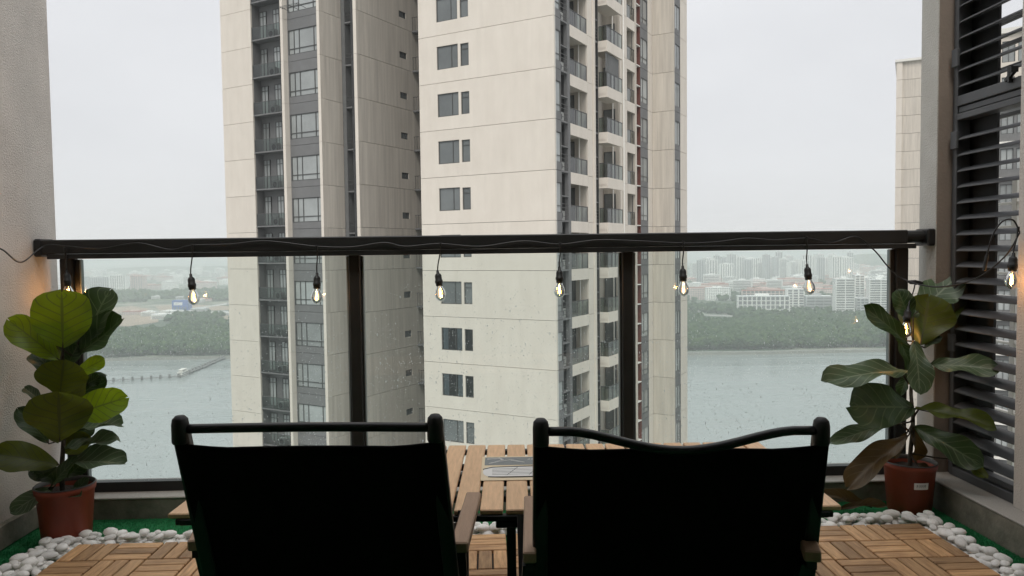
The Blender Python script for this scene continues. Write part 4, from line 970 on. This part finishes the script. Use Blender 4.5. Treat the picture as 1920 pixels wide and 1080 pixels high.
patch('bare_field', [(1288, 584), (1330, 578), (1350, 584), (1300, 590)], M['concrete'], .4)

# trees: crowns of leaf clumps
def treemat(name, a, b_, c_):
    m, n, p = newmat(name); p.inputs['Roughness'].default_value = .9; p.inputs['Specular IOR Level'].default_value = .2
    t = N(n, 'ShaderNodeTexCoord'); g = N(n, 'ShaderNodeNewGeometry'); x = N(n, 'ShaderNodeTexNoise', Scale=.12, Detail=8, Roughness=.8); n.links.new(g.outputs['Position'], x.inputs[0])
    r = N(n, 'ShaderNodeValToRGB'); e = r.color_ramp.elements; e[0].position = .36; e[0].color = (*a, 1); e[1].position = .68; e[1].color = (*c_, 1); y = e.new(.52); y.color = (*b_, 1)
    n.links.new(x.outputs['Fac'], r.inputs[0]); n.links.new(r.outputs[0], p.inputs['Base Color']); return m
M['tree'] = treemat('tree_foliage', (.012, .032, .012), (.035, .070, .024), (.11, .16, .05))
M['trunk'] = mat('tree_bark', (.07, .055, .04), .9, .3, 2)
def clump(mb, c, r, rn, n=1):
    t = (1 + 5 ** .5) / 2; V = [Vector(v).normalized() for v in ((-1, t, 0), (1, t, 0), (-1, -t, 0), (1, -t, 0), (0, -1, t), (0, 1, t), (0, -1, -t), (0, 1, -t), (t, 0, -1), (t, 0, 1), (-t, 0, -1), (-t, 0, 1))]
    F = ((0, 11, 5), (0, 5, 1), (0, 1, 7), (0, 7, 10), (0, 10, 11), (1, 5, 9), (5, 11, 4), (11, 10, 2), (10, 7, 6), (7, 1, 8), (3, 9, 4), (3, 4, 2), (3, 2, 6), (3, 6, 8), (3, 8, 9), (4, 9, 5), (2, 4, 11), (6, 2, 10), (8, 6, 7), (9, 8, 1))
    mb.add([Vector(c) + v * r * rn.uniform(.65, 1.3) for v in V], F)
def crown_mesh(sd_, h, w):
    rn = random.Random(sd_); mb = MB()
    for _ in range(26):
        a = rn.uniform(0, 2 * PI); rr_ = math.sqrt(rn.random()) * w * .5; zz = h * (.35 + .6 * rn.random()) ; k = 1 - abs(zz / h - .62) * 1.3; rr_ *= max(k, .25)
        clump(mb, (rr_ * math.cos(a), rr_ * math.sin(a), zz), w * rn.uniform(.10, .2), rn)
    for _ in range(90):
        a = rn.uniform(0, 2 * PI); k = rn.uniform(.3, 1.05); zz = h * k; rr_ = w * .58 * max(.3, 1 - abs(k - .62) * 1.3); c = Vector((rr_ * math.cos(a), rr_ * math.sin(a), zz)); s_ = w * .06
        d1 = Vector((rn.uniform(-1, 1), rn.uniform(-1, 1), rn.uniform(-1, 1))) * s_; d2 = Vector((rn.uniform(-1, 1), rn.uniform(-1, 1), rn.uniform(-1, 1))) * s_; mb.add([c, c + d1, c + d2], [(0, 1, 2)])
    return mb.mesh('crown', M['tree'])
crowns = [crown_mesh(i, 10, 9) for i in range(6)]
trunk = MB().tube([(0, 0, 0), (.1, .05, 3), (0, .1, 6)], [.4, .28, .15], 6).tube([(.05, 0, 3), (1.4, .4, 6)], [.2, .08], 5).tube([(.05, 0, 3.2), (-1.3, -.3, 6.3)], [.18, .08], 5).mesh('trunk', M['trunk'])
rn = random.Random(33)
def tree(x, y, s_, label, group):
    r = empty('tree', (x, y, LZ)); r.rotation_euler.z = rn.uniform(0, 6); r.scale = (s_ * rn.uniform(.85, 1.15), s_ * rn.uniform(.85, 1.15), s_ * rn.uniform(.85, 1.2))
    link('trunk', trunk, r); link('crown', rn.choice(crowns), r); tag(r, label, 'tree', group)
for i in range(62):
    px = 1282 + (1700 - 1282) * (i + rn.random() * .8) / 62; p_ = at(px, 600, 660); tree(p_.x, shoreY(p_.x) + rn.uniform(7, 18), rn.uniform(.7, 1.15), 'green tree at the front edge of the wooded shore on the right', 'trees along the right far shore')
for i in range(44):
    px = 130 + (460 - 130) * (i + rn.random() * .8) / 44; p_ = at(px, 600, 690); tree(p_.x, shoreY(p_.x) + rn.uniform(3, 14), rn.uniform(.7, 1.1), 'green tree at the front edge of the wooded shore on the left', 'trees along the left far shore')
def woods(name, label, px0, px1, y0, y1, cnt, dens=None, sc=(2.4, 4.6), hh=(2, 8)):
    mb = MB()
    for _ in range(cnt):
        Y = y0 + (y1 - y0) * rn.random(); a = at(px0, 560, Y).x; b = at(px1, 560, Y).x; x = rn.uniform(a, b)
        if dens and noise.noise(Vector((x * .012, Y * .008, 2))) < dens(Y): continue
        r_ = rn.uniform(*sc); top = LZ + rn.uniform(*hh)
        clump(mb, (x, Y, top), r_, rn)
        if rn.random() < .5: clump(mb, (x + rn.uniform(-3, 3), Y + rn.uniform(-3, 3), top + r_ * .7), r_ * .55, rn)
    return tag(mb.build(name, M['tree']), label, 'woodland', kind='stuff')
woods('woodland', 'dense green wood behind the right far shore', 1230, 1760, 668, 860, 9000, lambda Y: -.6 + max(0, (Y - 800) / 300))
woods('woodland', 'patchy trees between the right wood and the city', 1230, 1760, 850, 1120, 3800, lambda Y: -.02)
woods('woodland', 'dense green wood behind the left far shore', 60, 520, 688, 860, 8000, lambda Y: -.6 + max(0, (Y - 790) / 250))
woods('woodland', 'patchy trees behind the left wood', 60, 520, 850, 1150, 1600, lambda Y: .12)
woods('woodland', 'dark tree belt crossing the plain at left', 200, 520, 1500, 1750, 1300, lambda Y: -.1, (5, 9), (4, 9))
woods('woodland', 'scattered trees amid the right city blocks', 1260, 1740, 1120, 2000, 1800, lambda Y: .05, (4, 7), (3, 7))

# jetty, barrier posts and moored ferry on the left
J = [atz(60, 722, WZ), atz(195, 717, WZ), atz(335, 708, WZ), atz(380, 690, WZ), atz(432, 667, WZ), atz(452, 658, WZ)]
jt = empty('jetty', (J[1].x, J[1].y, WZ)); tag(jt, 'long low jetty on posts bending across the water at left', 'jetty')
M['jetty'] = mat('weathered_jetty', (.17, .17, .165), .9, .2, .5); jo = Vector(jt.location); dk = MB(); pst = MB().tube([(0, 0, -1.5), (0, 0, 2.9)], .9, 6).mesh('post', M['jetty'])
for i, (a, b_) in enumerate(zip(J[:-1], J[1:])):
    a = a - jo; b_ = b_ - jo; a.z = b_.z = 1.2
    dk.bar(a, b_, 2.2 if i < 2 else 4.0, .4)
    L_ = (b_ - a).length; k = int(L_ / 6)
    for j in range(k):
        q = a.lerp(b_, j / k); q.z = 0; link('post', pst, jt, q)
    if i >= 2: dk.bar(a + Vector((0, 0, 1.2)), b_ + Vector((0, 0, 1.2)), .25, .25)
dk.build('deck', M['jetty'], jt)
bt = atz(344, 702, WZ); d = (J[3] - J[2]); fy = empty('ferry', (bt.x + 2, bt.y - 5, WZ), math.atan2(d.y, d.x)); tag(fy, 'small white two-deck ferry moored at the bend of the jetty', 'boat')
hl = MB(); pr = [(-8.5, 0), (-8, 2.0), (5, 2.2), (8, 1.2), (9.6, 0), (8, -1.2), (5, -2.2), (-8, -2.0)]
hl.add([(x * .94, y * .8, -.4) for x, y in pr] + [(x, y, 1.3) for x, y in pr], [tuple(range(8, 16))] + [(i, (i + 1) % 8, 8 + (i + 1) % 8, 8 + i) for i in range(8)]); hl.build('hull', M['trim'], fy)
MB().cbox(-7, 4.5, -1.8, 1.8, 1.32, 3.3, .1).build('cabin', M['trim'], fy)
for i in range(7): MB().box(-6.4 + 1.5 * i, -5.4 + 1.5 * i, -1.86, -1.805, 1.9, 2.8).build('window', M['pane'], fy)
MB().cbox(-7.5, 5, -2, 2, 3.32, 3.5, .04).build('deck', M['trim'], fy); MB().cbox(-5, 2, -1.5, 1.5, 3.9, 5.0, .1).build('wheelhouse', M['trim'], fy)
MB().box(-5.2, 2.3, -1.55, -1.51, 4.2, 4.7).build('window', M['pane'], fy); MB().cbox(-5.6, 2.6, -1.8, 1.8, 5.02, 5.2, .04).build('roof', M['trim'], fy)
rl_ = MB()
for i in range(9): rl_.box(-7.3 + 1.5 * i, -7.2 + 1.5 * i, -1.95, -1.85, 3.5, 4.4)
rl_.box(-7.3, 4.9, -1.95, -1.87, 4.36, 4.44); rl_.build('guard_rail', M['trim'], fy)

# ------------------------------------------------------------------ far city
M['city_white'] = mat('city_white', (.80, .79, .76), .9, .06, .05, rand=.16)
M['city_pink'] = mat('city_pink', (.62, .50, .46), .9, .06, .05, rand=.14)
M['city_grey'] = mat('city_grey', (.48, .48, .48), .9, .06, .05, rand=.16)
M['city_dark'] = mat('city_windows', (.13, .14, .145), .5, .1, .05)
M['roof_red'] = mat('red_roof', (.38, .12, .09), .9, .1, .1, rand=.15)
M['roof_white'] = mat('white_roof', (.66, .66, .66), .8, .05, .1)
M['blue'] = mat('blue_cladding', (.04, .11, .38), .7, .08, .1)
def block(w, d, h, style, walls, floors=None):
    """far block: body, window strips with real depth, roof pieces -> one mesh"""
    mb = MB(); mb.box(-w / 2, w / 2, -d / 2, d / 2, 0, h)
    fh = 3.0; nf = max(1, int(h / fh))
    if style == 'vert':
        k = max(2, int(w / 5)); step = w / k
        for i in range(k): x = -w / 2 + step * (i + .5); mb.box(x - step * .22, x + step * .22, -d / 2 - .05, -d / 2, 1.5, h - 1.5, 1); mb.box(x + step * .32, x + step * .42, -d / 2 - 1.0, -d / 2, 0, h, 0)
    elif style == 'band':
        for f in range(nf): mb.box(-w / 2 + 1, w / 2 - 1, -d / 2 - .06, -d / 2, f * fh + 1.0, f * fh + 2.4, 1)
        for f in range(nf): mb.box(-w / 2, w / 2, -d / 2 - 1.0, -d / 2 - .06, f * fh + .0, f * fh + .9, 0)
    else:
        k = max(2, int(w / 3.4)); st = w / k
        for f in range(nf):
            for i in range(k): x = -w / 2 + st * (i + .5); mb.box(x - st * .3, x + st * .3, -d / 2 - .06, -d / 2, f * fh + .9, f * fh + 2.3, 1)
    mb.box(-w * .2, w * .15, -d * .2, d * .2, h, h + 2.6)
    mb.box(-w / 2 - .3, w / 2 + .3, -d / 2 - .3, d / 2 + .3, h - .4, h + .5, 2)
    return mb.mesh('block', [M[walls], M['city_dark'], M['roof_red'] if walls == 'city_pink' else M['roof_white']])
protos = {k: [block(*a) for a in v] for k, v in {
 'tall': [(22, 16, 66, 'vert', 'city_white'), (30, 16, 60, 'vert', 'city_white'), (18, 16, 70, 'vert', 'city_grey'), (26, 18, 62, 'band', 'city_white')],
 'mid': [(40, 16, 24, 'grid', 'city_white'), (56, 14, 20, 'grid', 'city_pink'), (34, 16, 28, 'band', 'city_white'), (60, 18, 15, 'grid', 'city_pink')],
 'low': [(30, 18, 11, 'band', 'city_white'), (44, 20, 9, 'grid', 'city_pink'), (24, 16, 14, 'grid', 'city_white'), (36, 14, 8, 'band', 'city_grey')]}.items()}
def place(kind, px, Y, label, group, hs=1.0, ws=1.0, nm='city_building'):
    q = at(px, 560, Y); o = link(nm, rn.choice(protos[kind]), None, (q.x, q.y, LZ), (0, 0, rn.uniform(-.5, .3)))
    o.scale = (ws, 1, hs); tag(o, label, 'building', group)
for i in range(34): place('tall', 1300 + (1600 - 1300) * (i + .6 * rn.random()) / 34, rn.uniform(1850, 2250), 'pale high-rise block in the misty row on the right skyline', 'high-rise blocks on the right skyline', rn.uniform(.8, 1.12), rn.uniform(.8, 1.2))
for i in range(50): place('mid', rn.uniform(1290, 1740), rn.uniform(1300, 1900), 'mid-rise housing block in the right city behind the wood', 'mid-rise blocks of the right city', rn.uniform(.7, 1.15), rn.uniform(.8, 1.2))
for i in range(80): place('low', rn.uniform(1285, 1740), rn.uniform(1500, 3600), 'low pale building amid the right city', 'low buildings of the right city', rn.uniform(.8, 1.8), rn.uniform(.8, 1.6))
for i in range(26): place('mid', rn.uniform(1560, 1740), rn.uniform(2200, 3400), 'distant pale block at the far right of the city below the hills', 'distant blocks at the right edge', rn.uniform(.6, 1.2), 1)
for i in range(72): place('low', rn.uniform(110, 520), rn.uniform(1900, 4300), 'low pale building on the hazy plain at left', 'low buildings of the left plain', rn.uniform(.8, 2.2), rn.uniform(.8, 1.8))
for i in range(16): place('mid', rn.uniform(300, 520), rn.uniform(2000, 3400), 'pale housing block on the hazy plain at left', 'housing blocks of the left plain', rn.uniform(.7, 1.2), 1)
for i in range(30): place('low', rn.uniform(150, 480), rn.uniform(1080, 1900), 'low site shed on the open ground at left', 'site sheds on the left plain', .6, rn.uniform(.5, 1.2))
# closer, individually recognisable blocks
def near_block(name, px0, px1, ybase, ytop, label, style, walls, d=16, rz=-.1, fh=3.0):
    a = atz(px0, ybase, LZ); b = atz(px1, ybase, LZ); c = (a + b) / 2; w = (b - a).length; dd = math.hypot(c.x, c.y)
    zt = at((px0 + px1) / 2, ytop, c.y).z; h = zt - LZ
    r = empty(name, (c.x, c.y, LZ), math.atan2(b.y - a.y, b.x - a.x)); tag(r, label, 'building')
    MB().box(-w / 2, w / 2, 0, d, 0, h).build('wall', M[walls], r)
    MB().box(-w / 2 - .4, w / 2 + .4, -.6, d + .4, h + .02, h + .8).build('roof', M['roof_white'] if walls != 'city_pink' else M['roof_red'], r)
    MB().box(-w * .15, w * .12, d * .3, d * .7, h + .8, h + 3.6).build('roof_hut', M[walls], r)
    nf = max(1, round(h / fh)); fh = h / nf
    if style == 'band':
        me = MB().box(-w / 2 + .6, w / 2 - .6, -.08, -.01, .9, 2.3).mesh('window_strip', M['city_dark']); me2 = MB().box(-w / 2, w / 2, -1.0, -.085, 0, .85).mesh('balcony_slab', M[walls])
        for f in range(nf): link('window_strip', me, r, (0, 0, f * fh)); link('balcony_slab', me2, r, (0, 0, f * fh))
        pm = MB().box(-.4, .4, -1.2, -.0, 0, h).mesh('pier', M[walls]); k = max(2, int(w / 9))
        for i in range(k + 1): link('pier', pm, r, (-w / 2 + w * i / k, -.01, 0))
    else:
        k = max(3, int(w / 6)); st = w / k
        me = MB().box(-st * .36, st * .36, -.08, -.01, .7, fh - .5).mesh('window', M['city_dark']); pm = MB().box(-.45, .45, -1.3, -.0, 0, h).mesh('pier', M[walls])
        for f in range(nf):
            for i in range(k): link('window', me, r, (-w / 2 + st * (i + .5), 0, f * fh))
        for i in range(k + 1): link('pier', pm, r, (-w / 2 + st * i, -.01, 0))
    return r
near_block('school_building', 1384, 1480, 588, 556, 'long white block with tall framed window bays behind the right wood', 'grid', 'city_white', fh=5.5)
near_block('housing_block', 1392, 1500, 572, 545, 'pinkish roofed long block just behind the framed white block', 'grid', 'city_pink', fh=4.5)
near_block('office_block', 1476, 1508, 586, 543, 'white slab block joined to the right end of the framed block', 'grid', 'city_white', fh=3.6)
near_block('office_block', 1512, 1560, 590, 556, 'wide low office with long window bands left of the slab towers', 'band', 'city_grey', fh=4)
near_block('slab_tower', 1567, 1602, 597, 524, 'white slab tower with close horizontal bands, left one of two', 'band', 'city_white')
near_block('slab_tower', 1603, 1620, 592, 517, 'slim white tower rising just right of the left slab tower', 'band', 'city_white')
near_block('annex_block', 1606, 1628, 596, 560, 'small grey block standing between the two banded slab towers', 'grid', 'city_grey', fh=3.5)
near_block('slab_tower', 1630, 1672, 596, 525, 'white slab tower with close horizontal bands, right one of two', 'band', 'city_white')
near_block('slab_tower', 1690, 1716, 598, 530, 'white banded slab tower beyond the railing corner post', 'band', 'city_white')
near_block('factory_block', 168, 205, 548, 520, 'dark grey slab block at the left end of the plain', 'grid', 'city_grey', fh=3.6)
near_block('factory_block', 207, 236, 550, 517, 'striped beige slab block second from left on the plain', 'grid', 'city_white', fh=3.6)
near_block('factory_block', 238, 268, 548, 518, 'brownish slab block third from left on the plain', 'grid', 'city_pink', fh=3.6)
near_block('factory_block', 130, 160, 550, 519, 'grey slab block partly behind the left railing post', 'grid', 'city_grey', fh=3.6)
# blue site building with a white sign panel
a = atz(323, 583, LZ); b = atz(350, 583, LZ); w = (b - a).length; zt = at(336, 564, a.y).z - LZ
bb = empty('blue_building', ((a.x + b.x) / 2, a.y, LZ), 0); tag(bb, 'bright blue boxy building with a white sign panel on the left plain', 'building')
MB().box(-w / 2, w / 2, 0, 18, 0, zt).build('wall', M['blue'], bb); MB().box(-w * .38, w * .16, -.3, -.01, zt * .55, zt * .86).build('sign_panel', M['roof_white'], bb); MB().box(-w / 2 - .3, w / 2 + .3, -.3, 18.3, zt + .01, zt + .6).build('roof', M['blue'], bb)
for i in range(5): MB().box(-w * .42 + i * w * .18, -w * .32 + i * w * .18, -.1, -.01, zt * .12, zt * .4).build('window', M['city_dark'], bb)
# hills
def hill(px0, px1, Y, ztop, sd_):
    mb = MB(); k = 40; a = at(px0, 500, Y).x; b = at(px1, 500, Y).x; rows = 10
    for j in range(rows + 1):
        for i in range(k + 1):
            u, v = i / k, j / rows; hgt = (math.sin(PI * u) ** .7) * math.sin(PI * v) * (1 + .5 * noise.noise(Vector((u * 6, v * 2, sd_)))); mb.v.append((a + (b - a) * u, Y + 900 * v, LZ + .1 + (ztop - LZ) * hgt))
    for j in range(rows):
        for i in range(k): q = j * (k + 1) + i; mb.f.append((q, q + 1, q + k + 2, q + k + 1)); mb.m.append(0)
    tag(mb.build('hill', M['tree'], None, True), kind='structure')
hill(1545, 1900, 2900, -38, 1.0); hill(1180, 1330, 3100, -52, 2.0); hill(1380, 1480, 3600, -50, 5.0); hill(60, 460, 4200, -62, 3.0)

# ------------------------------------------------------------------ rain haze
m = bpy.data.materials.new('haze'); m.use_nodes = True; n = m.node_tree; n.nodes.clear(); o_ = N(n, 'ShaderNodeOutputMaterial')
pv = N(n, 'ShaderNodeVolumePrincipled'); pv.inputs['Color'].default_value = (.97, .99, .99, 1); pv.inputs['Density'].default_value = .00042; pv.inputs['Anisotropy'].default_value = .2
n.links.new(pv.outputs[0], o_.inputs['Volume'])
hz = tag(MB().box(-7000, 7000, -1000, 14600, -94.5, 62).build('haze', m), 'pale rain haze over the lake and city', 'haze', kind='stuff')
